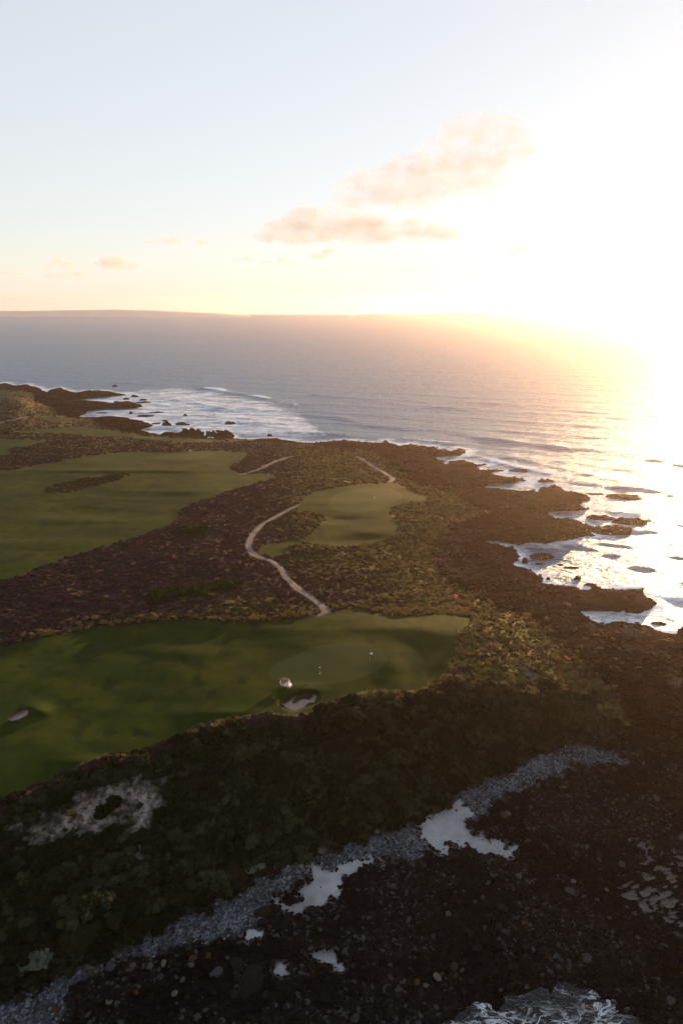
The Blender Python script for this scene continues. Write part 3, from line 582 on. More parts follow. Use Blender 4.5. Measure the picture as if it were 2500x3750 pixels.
hills('hills', [(-2200,1150),(-900,1138),(-300,1139),(0,1138),(120,1137),(250,1135),(430,1133),(560,1136),(640,1139),(720,1143),(790,1146),(850,1149.5),(920,1153)], 3750, 1159, 'low hazy headland on the horizon at the left', 330)
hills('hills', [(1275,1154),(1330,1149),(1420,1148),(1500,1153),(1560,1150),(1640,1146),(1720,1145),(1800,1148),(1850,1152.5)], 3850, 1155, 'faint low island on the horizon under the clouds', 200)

# ------------------------------------------------------------------ clouds
cm = bpy.data.materials.new('cloud_vapour'); cm.use_nodes = True; cn, cl = cm.node_tree.nodes, cm.node_tree.links
cn.remove(cn['Principled BSDF']); pv = cn.new('ShaderNodeVolumePrincipled'); pv.inputs['Color'].default_value = (.82, .79, .77, 1)
pv.inputs['Anisotropy'].default_value = 0.0
ctc = cn.new('ShaderNodeTexCoord'); cmp_ = cn.new('ShaderNodeMapping'); cmp_.inputs['Scale'].default_value = (1, 1, 1.5); cl.new(ctc.outputs['Object'], cmp_.inputs[0])
cnz = cn.new('ShaderNodeTexNoise'); cnz.inputs['Scale'].default_value = 1 / 230.; cnz.inputs['Detail'].default_value = 6; cnz.inputs['Roughness'].default_value = .62; cl.new(cmp_.outputs[0], cnz.inputs['Vector'])
cmr = cn.new('ShaderNodeMapRange'); cl.new(cnz.outputs['Fac'], cmr.inputs[0])
for i_, v_ in enumerate((.41, .70, 0, .0021)): cmr.inputs[i_ + 1].default_value = v_
cl.new(cmr.outputs[0], pv.inputs['Density']); cm.cycles.volume_step_rate = .25
cl.new(pv.outputs[0], cn['Material Output'].inputs['Volume'])
def ico(sub):
    bm = bmesh.new(); bmesh.ops.create_icosphere(bm, subdivisions=sub, radius=1.0)
    v = np.array([x.co[:] for x in bm.verts]); f = np.array([[x.index for x in y.verts] for y in bm.faces]); bm.free(); return v, f
IV, IF = ico(2)
cm_firm = cm.copy(); cm_firm.name = 'cloud_vapour_firm'
for nd in cm_firm.node_tree.nodes:
    if nd.type == 'MAP_RANGE': nd.inputs[1].default_value = .36; nd.inputs[4].default_value = .0034
cm_firm.cycles.volume_step_rate = .25
def cloud(boxes, D, label, seed, thick=.5, density=None):
    r = np.random.default_rng(seed); vv = []; ff = []; off = 0
    for (u0, v0, u1, v1, n, slant) in boxes:
        for k in range(n):
            t = r.random(); cu = u0 + (u1 - u0) * t; env = math.sin(math.pi * (.08 + .84 * t)) ** .7
            cv = v1 - (v1 - v0) * env * r.random() ** 1.2 * .75 + slant * (t - .5)
            rad = (v1 - v0) * (.16 + .30 * r.random()) * (.5 + .5 * env)
            DD = D * (1 + r.normal(0, .012)); dx, dy, dz = raydir(cu, cv); tt = DD / float(dy); px = DD / 2500 
            c = np.array([float(dx) * tt, DD, H + float(dz) * tt]); s = rad * px
            vv.append(IV * np.array([s * (1.5 + .9 * r.random()), s * (1.5 + thick), s * (.62 + .25 * r.random())]) + c); ff.append(IF + off); off += len(IV)
    VV = np.concatenate(vv); cen = VV.mean(0); me = npmesh('cloud', VV - cen, np.concatenate(ff))
    o = link('cloud', me, cm if seed == 2 else cm_firm); o.location = cen
    rm = o.modifiers.new('union', 'REMESH'); rm.mode = 'VOXEL'; rm.voxel_size = D * .0022
    tx = bpy.data.textures.new('billow', 'CLOUDS'); tx.noise_scale = D * .007; tx.noise_depth = 5
    dm = o.modifiers.new('billow', 'DISPLACE'); dm.texture = tx; dm.texture_coords = 'LOCAL'; dm.strength = min(D * .015, .22 * max(b[3] - b[1] for b in boxes) * D / 2500 * 1.1); dm.mid_level = .55
    return tag(o, label, 'cloud', 'clouds over the sea')
cloud([(950,770,1630,868,54,-6),(1040,738,1420,862,24,0)], 8500, 'long flat-based cloud bar, the lower of the two large clouds', 1)
cloud([(1250,600,1500,730,18,-60),(1430,490,1720,700,34,-60),(1620,430,1880,590,26,-50)], 8300, 'large ragged cloud rising to the right above the cloud bar', 2)
cloud([(530,850,775,890,16,0)], 11000, 'small thin cloud left of the cloud bar', 3)
cloud([(350,930,495,978,12,0)], 13000, 'small puffy cloud above the distant headland', 4)
cloud([(135,942,305,980,12,0)], 13500, 'small faint cloud above the headland, second from the left edge', 5)
cloud([(797,930,925,958,14,2)], 13000, 'thin cloud streak low between headland and cloud bar, the left one of two', 6)
cloud([(945,934,1092,964,16,2)], 13000, 'thin darker cloud streak below the left end of the cloud bar', 10)
cloud([(160,988,343,1012,40,0)], 15000, 'very faint low cloud just above the headland', 11)
cloud([(1116,903,1270,940,12,0)], 12500, 'small cloud just under the cloud bar', 7)
cloud([(1805,898,1980,930,10,0)], 12500, 'small pale cloud alone in the bright sky at right', 8)
cloud([(-60,985,110,1006,40,0)], 15000, 'thin cloud sliver at the left edge of the sky', 9)

# ------------------------------------------------------------------ rocks
IV3, IF3 = ico(4)
def rock_mesh(name, seed, mat, flat=.75, cuts=12, rough=.10, sub=None, elong=1.3):
    r = np.random.default_rng(seed); v, f = (sub or (IV3, IF3)); v = v.copy()
    for k in range(cuts):
        nn = r.normal(size=3); nn /= np.linalg.norm(nn); h = .62 + .3 * r.random()
        d = v @ nn; ex = np.maximum(d - h, 0); v -= ex[:, None] * nn * .92
    n = fbm(v[:, 0] * 2.2 + v[:, 2] * 1.7 + seed, v[:, 1] * 2.2 - v[:, 2] * 1.3, seed, 4); v *= (1 + rough * 2 * n)[:, None]
    v *= np.array([elong * (.85 + .3 * r.random()), .9 + .25 * r.random(), flat])
    me = npmesh(name, v, f, smooth=False); me.materials.append(mat); return me
IV2, IF2 = ico(3)
def sea_rock(u0, u1, vt, vb, label, seed, group='rocks standing in the water'):
    uc = (u0 + u1) / 2; dx, dy, dz = raydir(uc, vb); t = -H / float(dz); X, Y = float(dx) * t, float(dy) * t; depth = t
    w = (u1 - u0) / 2500 * depth; sa_ = H / math.hypot(math.hypot(X, Y), H)
    dl_ = min(w * .55, 14); vis = (vb - vt) / 2500 * depth
    if dl_ * sa_ > vis * .7: dl_ = vis * .7 / sa_
    h = max(.35, (vis - dl_ * sa_) * 1.02)
    r = np.random.default_rng(seed); v = IV3.copy()
    # a ridge of several knobs, cut flat under the water
    x = v[:, 0]; prof = np.clip(.8 + .75 * fbm(x * 2.6 + seed, v[:, 1] * 1.2, seed, 3, .5), .4, 1.4)
    for k in range(9):
        nn = r.normal(size=3); nn /= np.linalg.norm(nn); d = v @ nn; v -= np.maximum(d - (.66 + .25 * r.random()), 0)[:, None] * nn * .9
    nz = ridged(v[:, 0] * 2.5 + seed, v[:, 1] * 2 + v[:, 2], seed + 5, 4); v *= (1 + .17 * nz + .16 * fbm(v[:, 0] * 4 + seed, v[:, 1] * 4 + v[:, 2] * 3, seed + 8, 3))[:, None]
    v[:, 2] = np.where(v[:, 2] > 0, v[:, 2] * prof, v[:, 2] * .5)
    v *= np.array([w / 2, dl_ / 2, h]); me = npmesh('sea_rock', v, IF3, smooth=False)
    o = link('sea_rock', me, M['stone_sea']); o.location = (X, Y + dl_ / 2, -.12); o.rotation_euler = (0, 0, R(float(r.normal(0, 4))))
    return tag(o, label, 'rock', group)
SEAROCKS = [(2213,2358,1802,1832,'broad flat-topped sea rock beyond the point of the brown ledges'),(2162,2259,1876,1906,'low jagged rock off the ledge with the tall knoll'),(2253,2378,1886,1926,'long low reef pointing right into the bright water'),(2180,2340,1914,1960,'dark reef just off the pointed middle ledge'),(2378,2440,1930,1942,'thin awash rock right of the long low reef'),(2450,2490,1933,1941,'small awash rock nearest the right edge in the glitter'),(1950,2039,2018,2051,'dark wedge of rock at the mouth of the narrow inlet'),(1910,1935,2038,2064,'upright boulder in foam beside the wedge rock'),(2098,2136,2103,2126,'rounded boulder alone in the small bay'),(2141,2190,2130,2149,'dark boulder touching the near ledge, right of the rounded boulder'),(1866,1942,1711,1729,'low rock off the upper brown ledge'),(1976,2030,1747,1768,'sloping rock at the tip of the upper brown ledge'),(1960,1993,2056,2069,'small dark rock in foam below the wedge rock'),(2040,2064,2063,2070,'tiny rock in the small bay above the rounded boulder'),(2000,2014,2109,2125,'narrow upright stone near the bay shore'),(2425,2510,2168,2181,'low rock line at the right edge beside the breaking foam'),(2148,2216,1803,1812,'thin ledge joining the knoll to the broad flat-topped rock'),(2389,2450,2272,2290,'dark rock in the foam of the nearest cove'),(2394,2412,1963,1969,'tiny rock in bright water below the reefs'),(1790,1850,1716,1726,'small ledge fragment beside the upper brown ledge'),(2060,2120,2072,2082,'low scatter of rock in the middle of the small bay'),(589,625,1541,1561,'peaked rock in the white surf at left'),(638,692,1543,1558,'long rock right of the peaked surf rock'),(554,585,1545,1553,'low rock left of the peaked surf rock'),(594,612,1535,1542,'tiny rock above the peaked surf rock'),(500,558,1516,1525,'flat rock in the foam off the left ledges'),(472,485,1504,1516,'small upright rock in the left foam'),(540,598,1503,1514,'low double rock in the left foam'),(670,685,1514,1524,'lone pointed rock in the outer left surf'),(495,545,1467,1477,'rock at the tip of the middle left ledge'),(504,537,1458,1466,'low rock just beyond the middle left ledge'),(475,505,1444,1454,'rock at the tip of the farthest left ledge'),(449,471,1455,1463,'small rock between the two farthest left ledges'),(634,668,1458,1464,'thin rock far out in the left surf'),(408,428,1408,1415,'tiny dark rock alone in the far blue water'),(339,388,1508,1514,'flat rock in the small left inlet'),(821,861,1539,1553,'low rock alone in the water before the grassy point'),(978,998,1586,1597,'small rock close to the grassy shore'),(668,742,1563,1600,'stout block of rock on the shore left of the paired stacks'),(745,795,1573,1600,'jagged rock of the shore stacks, the middle one'),(785,856,1571,1602,'jagged rock stack nearest the grassy point')]
for k, (u0, u1, vt, vb, lab) in enumerate(SEAROCKS): sea_rock(u0, u1, vt, vb, lab, 700 + k)

# ------------------------------------------------------------------ scatter tools
cellA = np.linalg.norm(np.cross(POS[:-1, 1:] - POS[:-1, :-1], POS[1:, :-1] - POS[:-1, :-1]), axis=-1)
def scatter_pts(density, nmax, seed):
    """random ground points, density in pieces per square metre"""
    r = np.random.default_rng(seed); w = (density[:-1, :-1] * cellA).ravel(); w[~keep] = 0; tot = w.sum(); n = int(min(nmax, tot))
    c = r.choice(len(w), n, p=w / tot); j, i = c // (NU - 1), c % (NU - 1)
    fu, fv = r.random(n), r.random(n); u = us[i] + fu * (us[i + 1] - us[i]); v = vs[j] + fv * (vs[j + 1] - vs[j])
    return at(u, v), u, v
def stuff_instances(name, protos, P, rot, scl, idx, label, cat):
    me = bpy.data.meshes.new(name); me.vertices.add(len(P)); me.vertices.foreach_set('co', np.asarray(P, np.float32).ravel())
    a = me.attributes.new('rot', 'FLOAT_VECTOR', 'POINT'); a.data.foreach_set('vector', np.asarray(rot, np.float32).ravel())
    a = me.attributes.new('scl', 'FLOAT_VECTOR', 'POINT'); a.data.foreach_set('vector', np.asarray(scl, np.float32).ravel())
    a = me.attributes.new('idx', 'INT', 'POINT'); a.data.foreach_set('value', np.asarray(idx, np.int32))
    o = link(name, me); tag(o, label, cat, kind='stuff')
    g = bpy.data.node_groups.new(name, 'GeometryNodeTree')
    g.interface.new_socket('Geometry', in_out='INPUT', socket_type='NodeSocketGeometry'); g.interface.new_socket('Geometry', in_out='OUTPUT', socket_type='NodeSocketGeometry')
    gi, go = g.nodes.new('NodeGroupInput'), g.nodes.new('NodeGroupOutput')
    ip = g.nodes.new('GeometryNodeInstanceOnPoints'); jn = g.nodes.new('GeometryNodeJoinGeometry')
    for p in protos:
        oi = g.nodes.new('GeometryNodeObjectInfo'); oi.inputs['Object'].default_value = p; oi.inputs['As Instance'].default_value = True
        g.links.new(oi.outputs['Geometry'], jn.inputs[0])
    def na(nm, ty):
        x = g.nodes.new('GeometryNodeInputNamedAttribute'); x.data_type = ty; x.inputs[0].default_value = nm; return x.outputs[0]
    g.links.new(gi.outputs[0], ip.inputs['Points']); g.links.new(jn.outputs[0], ip.inputs['Instance']); ip.inputs['Pick Instance'].default_value = True
    g.links.new(na('idx', 'INT'), ip.inputs['Instance Index']); g.links.new(na('rot', 'FLOAT_VECTOR'), ip.inputs['Rotation']); g.links.new(na('scl', 'FLOAT_VECTOR'), ip.inputs['Scale'])
    g.links.new(ip.outputs[0], go.inputs[0]); md = o.modifiers.new('scatter', 'NODES'); md.node_group = g
    return o
def leaf_mesh(name, seed, mat, nl=420, lobes=8, size=.16, height=.75, up=.3):
    """a bush of radius 1: leaf-sized faces spread over and through several lobes, on a short dark core"""
    r = np.random.default_rng(seed); vv = []; ff = []
    cen = [(r.normal(0, .42), r.normal(0, .42), height * (.35 + .35 * r.random())) for _ in range(lobes)]; rad = [.32 + .28 * r.random() for _ in range(lobes)]
    k = 0
    for i in range(nl):
        q = r.integers(lobes); d = r.normal(size=3); d /= np.linalg.norm(d); d[2] = abs(d[2]) * .9 - .15
        p = np.array(cen[q]) + d * rad[q] * (.78 + .3 * r.random()); p[2] = max(p[2], .02)
        nrm = d + r.normal(size=3) * .55; nrm /= np.linalg.norm(nrm); a = np.cross(nrm, r.normal(size=3)); a /= np.linalg.norm(a); b_ = np.cross(nrm, a); s = size * (.6 + .8 * r.random())
        vv += [p - a * s - b_ * s * .6, p + a * s - b_ * s * .6, p + a * s * .8 + b_ * s * .7, p - a * s * .8 + b_ * s * .7]; ff.append((k, k + 1, k + 2, k + 3)); k += 4
    cv, cf = ico(1); 
    for q in range(lobes):
        w = cv * rad[q] * .80 + np.array(cen[q]); w[:, 2] = np.maximum(w[:, 2], -.15)
        for t in cf: ff.append((k + t[0], k + t[1], k + t[2], k + t[2]))
        vv += list(w); k += len(w)
    me = bpy.data.meshes.new(name); me.from_pydata([tuple(x) for x in vv], [], [f[:3] if f[2] == f[3] else f for f in ff]); me.materials.append(mat); return me
def tussock_mesh(name, seed, mat, nb=110):
    r = np.random.default_rng(seed); vv = []; ff = []; k = 0
    for i in range(nb):
        a = r.random() * 6.283; lean = .25 + .75 * r.random(); b0 = np.array([math.cos(a), math.sin(a), 0]) * .25 * r.random(); w = .05 + .04 * r.random()
        t = np.array([-math.sin(a), math.cos(a), 0]); mid = b0 + np.array([math.cos(a) * .4 * lean, math.sin(a) * .4 * lean, .5 + .2 * r.random()]); tip = b0 + np.array([math.cos(a) * lean, math.sin(a) * lean, .35 + .5 * r.random()])
        vv += [b0 - t * w, b0 + t * w, mid + t * w, mid - t * w, tip]; ff += [(k, k + 1, k + 2, k + 3), (k + 3, k + 2, k + 4)]; k += 5
    me = bpy.data.meshes.new(name); me.from_pydata([tuple(x) for x in vv], [], ff); me.materials.append(mat); return me

# ------------------------------------------------------------------ shrubs
scrub_mesh = [leaf_mesh('scrub_bush', 800 + k, M['scrub']) for k in range(4)]
bushy_mesh = [leaf_mesh('green_bush', 850 + k, M['bushy'], height=.9) for k in range(3)]
olive_mesh = [leaf_mesh('bright_bush', 810 + k, M['olive']) for k in range(3)]
heath_mesh = [leaf_mesh('heath_clump', 820 + k, M['heath'], 170, 5, .20, .6) for k in range(4)]
salt_mesh = [leaf_mesh('salt_bush', 830 + k, M['salt'], 260, 6, .15, .7) for k in range(2)]
tus_mesh = [tussock_mesh('tussock', 840 + k, M['tussock']) for k in range(3)]
def put(name, me, p, s, rz, label, cat, group, flat=1.0):
    o = bpy.data.objects.new(name, me); COL.objects.link(o); o.location = p; o.scale = (s, s, s * flat); o.rotation_euler = (0, 0, rz)
    return tag(o, label, cat, group)
bareveg = veg * (1 - turf) * (1 - pathwide)
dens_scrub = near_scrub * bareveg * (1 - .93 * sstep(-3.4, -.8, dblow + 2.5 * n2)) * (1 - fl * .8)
# the 300 largest bushes as things of their own: the near bluff, the bright clumps in the heath, the saltbushes on the point
P, u, v = scatter_pts(dens_scrub * (V > 2600) * (U > -60) * (U < 2400) * (V < 3560), 190, 901)
protos_scrub = []
for k in range(len(P)):
    far_ = ('on the upper slope beneath the near fairway', 'on the shaded slope between fairway and shingle', 'at the foot of the bluff above the shingle')[int(v[k] > 2760) + int(v[k] > 3000)]
    o = put('shrub', scrub_mesh[k % 4], P[k] - np.array([0, 0, .15]), 1.25 + .75 * rng.random(), rng.random() * 6.28, 'large dark green scrub bush ' + far_, 'shrub', 'dark scrub bushes ' + far_)
    if k < 4: protos_scrub.append(o)
BR = [(560,880,2140,2195,40,-30), (640,740,2165,2185,8,0), (680,745,1935,1955,8,0), (370,420,2268,2284,4,0), (720,880,2090,2130,12,0)]
protos_olive = []
for (ua, ub, va, vb, n_, _) in BR[:3]:
    for k in range(n_):
        t = rng.random(); uu = ua + (ub - ua) * t; vv_ = (vb - (vb - va) * t if ua == 560 else va + (vb - va) * rng.random()) + rng.normal(0, 6)
        p = at(np.array([uu]), np.array([vv_]))[0]
        o = put('shrub', bushy_mesh[k % 3], p - np.array([0, 0, .2]), 1.3 + .8 * rng.random(), rng.random() * 6.28, 'bright green bush in a clump on the purple heath left of the path' if ua != 680 else 'green bush of the small clump high in the purple heath', 'shrub', 'green bush clumps on the purple heath')
for k, (a, c) in enumerate([(1420, 2150), (1500, 2190), (1340, 2190)]): protos_olive.append(put('shrub', olive_mesh[k], at(np.array([float(a)]), np.array([float(c)]))[0] - np.array([0, 0, .15]), 1.1, k, 'olive green bush on the grassy slope between near fairway and middle green', 'shrub', 'olive bushes on the grassy slope'))
SB = [(2130,2530),(2150,2525),(2168,2535),(2145,2550),(2175,2560),(2190,2548),(2200,2570),(2185,2585),(2160,2575),(2205,2595),(2190,2605),(2170,2600),(2215,2612),(2200,2630),(2225,2640),(2240,2632),(2215,2650),(2235,2655),(2195,2650),(2255,2650),(2268,2665),(2280,2660),(2262,2680),(2284,2682),(2178,2515),(2120,2545),(2200,2500),(2210,2660),(2035,2385),(2050,2380),(2024,2340),(2030,2345),(2200,2505),(2255,2515)]
for k, (a, c) in enumerate(SB):
    p = at(np.array([a + rng.normal(0, 4)]), np.array([c + rng.normal(0, 4.)]))[0]
    put('saltbush', salt_mesh[k % 2], p - np.array([0, 0, .1]), .38 + .42 * rng.random(), rng.random() * 6.28, 'pale grey green saltbush on the point between scrub and brown rocks', 'shrub', 'pale saltbushes on the point')
for k, (a, c, s) in enumerate([(925,3185,1.6),(945,3170,1.5),(130,3520,2.0),(150,3512,1.7),(2040,2700,1.3),(2020,2702,1.3),(295,3060,1.0)]):
    p = at(np.array([a]), np.array([c]))[0]
    put('saltbush', salt_mesh[k % 2], p - np.array([0, 0, .1]), s, k, ('pale saltbush at the notch of the shingle below the bluff', 'pale saltbush at the notch of the shingle below the bluff', 'pale saltbush low on the bluff near the left edge', 'pale saltbush low on the bluff near the left edge', 'pale saltbush at the top of the far shingle', 'pale saltbush at the top of the far shingle', 'pale bush on the bare sand slope')[k], 'shrub', 'pale saltbushes on the bluff')
def rots(n, tilt, seed):
    r = np.random.default_rng(seed); return np.stack([r.normal(0, tilt, n), r.normal(0, tilt, n), r.random(n) * 6.283], 1)
def scls(n, a, b_, fl_, seed):
    r = np.random.default_rng(seed); s = a + (b_ - a) * r.random(n) ** 1.6; return np.stack([s, s * (.85 + .3 * r.random(n)), s * fl_], 1)
P, u, v = scatter_pts(dens_scrub * .75 * (.35 + 1.3 * (n1 + .4 * n2 > -.12)), 9000, 911); n_ = len(P); P[:, 2] -= .12
stuff_instances('scrub_cover', protos_scrub, P, rots(n_, .12, 1), scls(n_, .55, 2.0, 1.0, 2), rng.integers(0, 4, n_), 'dense dark scrub covering the near bluff', 'scrub')
hp = []
for k in range(4): hp.append(put('heath_bush', heath_mesh[k], at(np.array([[700, 2060], [820, 1990], [500, 2150], [640, 2230]][k][:1]), np.array([[700, 2060], [820, 1990], [500, 2150], [640, 2230]][k][1:]))[0], 1.0, k, 'low purple brown heath bush in the heath between the fairways', 'shrub', 'purple heath bushes'))
dens_heath = bareveg * (1 - near_scrub) * (1 - right_veg * .6) * (1 - .6 * np.clip(olive_patch, 0, 1)) * (1 - isle)
P, u, v = scatter_pts(dens_heath * .85 * sstep(620, 260, PY3), 40000, 921); n_ = len(P); P[:, 2] -= .1
stuff_instances('heath_cover', hp, P, rots(n_, .12, 3), scls(n_, .28, .85, .9, 4), rng.integers(0, 4, n_), 'purple brown heath covering the ground between the fairways', 'heath')
P, u, v = scatter_pts((bareveg * (1 - near_scrub) * (right_veg * .32 + .05 + .35 * olive_patch) + isle * .9) * (n1 > -.25), 9000, 931); n_ = len(P); P[:, 2] -= .12
stuff_instances('low_scrub', protos_olive, P, rots(n_, .12, 5), scls(n_, .3, .95, .8, 6), rng.integers(0, 3, n_), 'low green scrub on the ground above the rocks', 'scrub')
tp = []
for k in range(3): tp.append(put('grass_tussock', tus_mesh[k], at(np.array([1400. + 90 * k]), np.array([2235.]))[0], .9, k, 'golden grass tussock along the far edge of the near fairway', 'grass tussock', 'golden tussocks by the near fairway'))
edge = np.exp(-((dfw3 + 1.2) / 1.5) ** 2)
P, u, v = scatter_pts(bareveg * (edge * 1.1 * np.where(V > 2480, .12, 1.0) + right_veg * .6 * (n2 > -.05) + .012 * (1 - near_scrub) + .05 * near_scrub * (n1 > .1)) , 14000, 941); n_ = len(P)
stuff_instances('tussock_grass', tp, P, rots(n_, .15, 7), scls(n_, .45, 1.1, .9, 8), rng.integers(0, 3, n_), 'golden grass tussocks edging the fairways and dunes', 'grass')

# ------------------------------------------------------------------ boulders and shingle
rm_dark = [rock_mesh('boulder', 1000 + k, M['stone_dark'], .6, sub=(IV2, IF2)) for k in range(5)]
rm_grey = [rock_mesh('boulder', 1010 + k, M['stone_grey'], .7, sub=(IV2, IF2)) for k in range(4)]
rm_pale = [rock_mesh('stone', 1020 + k, M['stone_pale'], .6, sub=ico(2)) for k in range(4)]
fgm = fg * (1 - veg) * (1 - sand) * (1 - shing) * (dsn < 1) * (z > .05)
P, u, v = scatter_pts(fgm * (U > -50) * (U < 2540) * (V < 3760), 230, 951); pd = []
for k in range(len(P)):
    w_ = 'in the dark boulder field at lower left' if u[k] < 1000 else ('on the dark foreshore below the pale sand' if u[k] < 1800 else 'on the dark foreshore at lower right')
    o = put('boulder', rm_dark[k % 5], P[k], .34 + .45 * rng.random() ** 2, rng.random() * 6.28, 'dark wet boulder ' + w_, 'boulder', 'dark boulders ' + w_)
    if k < 5: pd.append(o)
GB = [(583,3584,.9),(705,3515,.8),(700,3535,.6),(668,3590,.5),(488,3538,.7),(550,3540,.7),(598,3530,.6),(400,3670,.6),(500,3635,.5),(1844,2988,1.1),(1860,2980,.7),(2030,2845,.6),(2065,2885,.5),(2250,2820,.8),(1610,2958,.9),(1645,2825,1.5),(1897,3212,.8),(1300,3735,.9),(1600,3580,.7),(1525,3598,.6),(1560,3610,.5),(1430,3580,.7),(1180,3110,1.6),(1380,3045,.7),(640,3640,.6),(760,3500,.6),(330,3560,.5),(1130,3235,.5),(1640,3350,.7),(1330,3440,.6),(1920,3375,.9),(2100,3230,.6),(2220,3260,.5),(980,3840,.8),(200,3700,.7),(1890,2960,.6),(1950,2900,.5)]
pg = []
for k, (a, c, s) in enumerate(GB):
    p = at(np.array([float(a)]), np.array([float(c)]))[0]
    o = put('boulder', rm_grey[k % 4], p + np.array([0, 0, .05 * s]), s * .72, rng.random() * 6.28, 'pale weathered boulder lying among darker stones of the shore', 'boulder', 'pale boulders on the shore'); pg.append(o)
P, u, v = scatter_pts(fgm * (1 - wetsand * .93) * 8.5 * (.07 + (n1 + .6 * n2 > .02)) + (1 - veg) * (sand * .5 * (n3 > .05) * (n2 > 0) + 9 * sand * (1 - sand) * 2), 48000, 961); n_ = len(P)
stuff_instances('boulder_field', pd, P, rots(n_, .25, 9), scls(n_, .09, .44, .85, 10), rng.integers(0, 5, n_), 'dark wet stones covering the foreshore', 'stones')
sp = [put('stone', rm_pale[k], at(np.array([1000. + 60 * k]), np.array([3240. - 25 * k]))[0], .4, k, 'pale grey stone on the shingle strip', 'stone', 'pale stones on the shingle') for k in range(4)]
P, u, v = scatter_pts((1 - veg) * shing * (1 - sand) * 6.0 * (.4 + (n2 > -.15)), 20000, 971); n_ = len(P)
stuff_instances('shingle_stones', sp, P, rots(n_, .3, 11), scls(n_, .09, .30, .9, 12), rng.integers(0, 4, n_), 'pale grey shingle stones heaped along the beach', 'stones')
rm_brown = [rock_mesh('boulder', 1040 + k, M['stone_sea'], .65, sub=(IV2, IF2)) for k in range(4)]; pb = []
for k, (a, c) in enumerate([(2010, 2215), (2080, 2225), (1930, 2180), (2180, 2330), (2250, 2420), (2390, 2400), (2330, 2480), (2100, 2310), (2420, 2560), (1800, 2120), (1850, 2160), (2000, 2300)]):
    pb.append(put('boulder', rm_brown[k % 4], at(np.array([float(a)]), np.array([float(c)]))[0], .8 + .5 * rng.random(), k, 'brown boulder on the rock shelf beside the near cove', 'boulder', 'brown boulders on the rock shelf'))
P, u, v = scatter_pts((1 - veg) * (1 - fg) * (1 - sand) * (1 - shing) * ((z > .5) * .14 * sstep(620, 250, PY3) + .30 * (z > -.95) * (z < .45) * (U > 1150) * (n2 > .0)), 15000, 981); n_ = len(P)
stuff_instances('shelf_rubble', pb, P, rots(n_, .3, 13), scls(n_, .25, 1.0, .75, 14), rng.integers(0, len(pb), n_), 'brown rubble lying on the rock shelf', 'stones')
OUT = ico(6)
def outcrop(u, v, w, d, h, label, seed, mat):
    v_, f_ = OUT; v_ = v_.copy(); r = np.random.default_rng(seed)
    for k in range(14):
        nn = r.normal(size=3); nn /= np.linalg.norm(nn); v_ -= np.maximum(v_ @ nn - (.70 + .25 * r.random()), 0)[:, None] * nn * .9
    a = v_[:, 0] * 3 + seed; c = v_[:, 1] * 3
    v_ *= (1 + .26 * ridged(a, c + v_[:, 2] * 2, seed, 4) + .10 * fbm(a * .6, c * .6 + v_[:, 2], seed + 3, 3))[:, None]
    st = np.abs(((v_[:, 0] * 5.5 + .8 * fbm(a, c, seed + 9, 2)) % 1) - .5); v_[:, 2] -= .10 * sstep(.10, .0, st)
    st = np.abs(((v_[:, 1] * 3.1 + v_[:, 0] * .8 + .6 * fbm(a, c, seed + 11, 2)) % 1) - .5); v_[:, 2] -= .08 * sstep(.08, .0, st)
    me = npmesh('rock_outcrop', v_, f_, smooth=False); me.materials.append(mat); o = link('rock_outcrop', me); p = at(np.array([float(u)]), np.array([float(v)]))[0]
    o.location = p + np.array([0, 0, h * .1]); o.scale = (w * .36, d * .36, h * .8); o.rotation_euler = (0, 0, seed); return tag(o, label, 'rock', 'rock outcrops on the shore')
M['outc'] = stone_mat('cracked_outcrop', [(.017, .014, .011), (.013, .011, .009)], .9); M['pinkr'] = stone_mat('pinkish_outcrop', [(.07, .047, .038), (.058, .04, .033)], .9); M['bluffr'] = stone_mat('mossy_bluff_rock', [(.014, .012, .008), (.012, .012, .006)], .95)
outcrop(925, 3600, 6.5, 4.5, 1.1, 'cracked brown rock outcrop among the boulders at lower left', 1101, M['outc']); outcrop(870, 3535, 3.0, 2.0, .8, 'small cracked outcrop just above the larger brown outcrop', 1102, M['outc'])
outcrop(960, 3345, 3.4, 2.0, .9, 'cracked outcrop at the lower edge of the shingle', 1103, M['outc'])
outcrop(320, 3390, 14, 6, 2.0, 'large mossy rock bluff under the scrub at lower left', 1104, M['bluffr']); outcrop(860, 3210, 9, 4, 1.8, 'mossy rock bluff by the notch of the shingle', 1105, M['bluffr'])
outcrop(2310, 2330, 8, 7, 2.2, 'pale pinkish rock knob beside the nearest cove', 1106, M['pinkr']); outcrop(2160, 2300, 6, 4, 1.5, 'low pinkish rock left of the pale rock knob', 1107, M['pinkr']); outcrop(2460, 2500, 6, 4, 1.4, 'pinkish rock at the right edge above the brown flats', 1108, M['pinkr'])

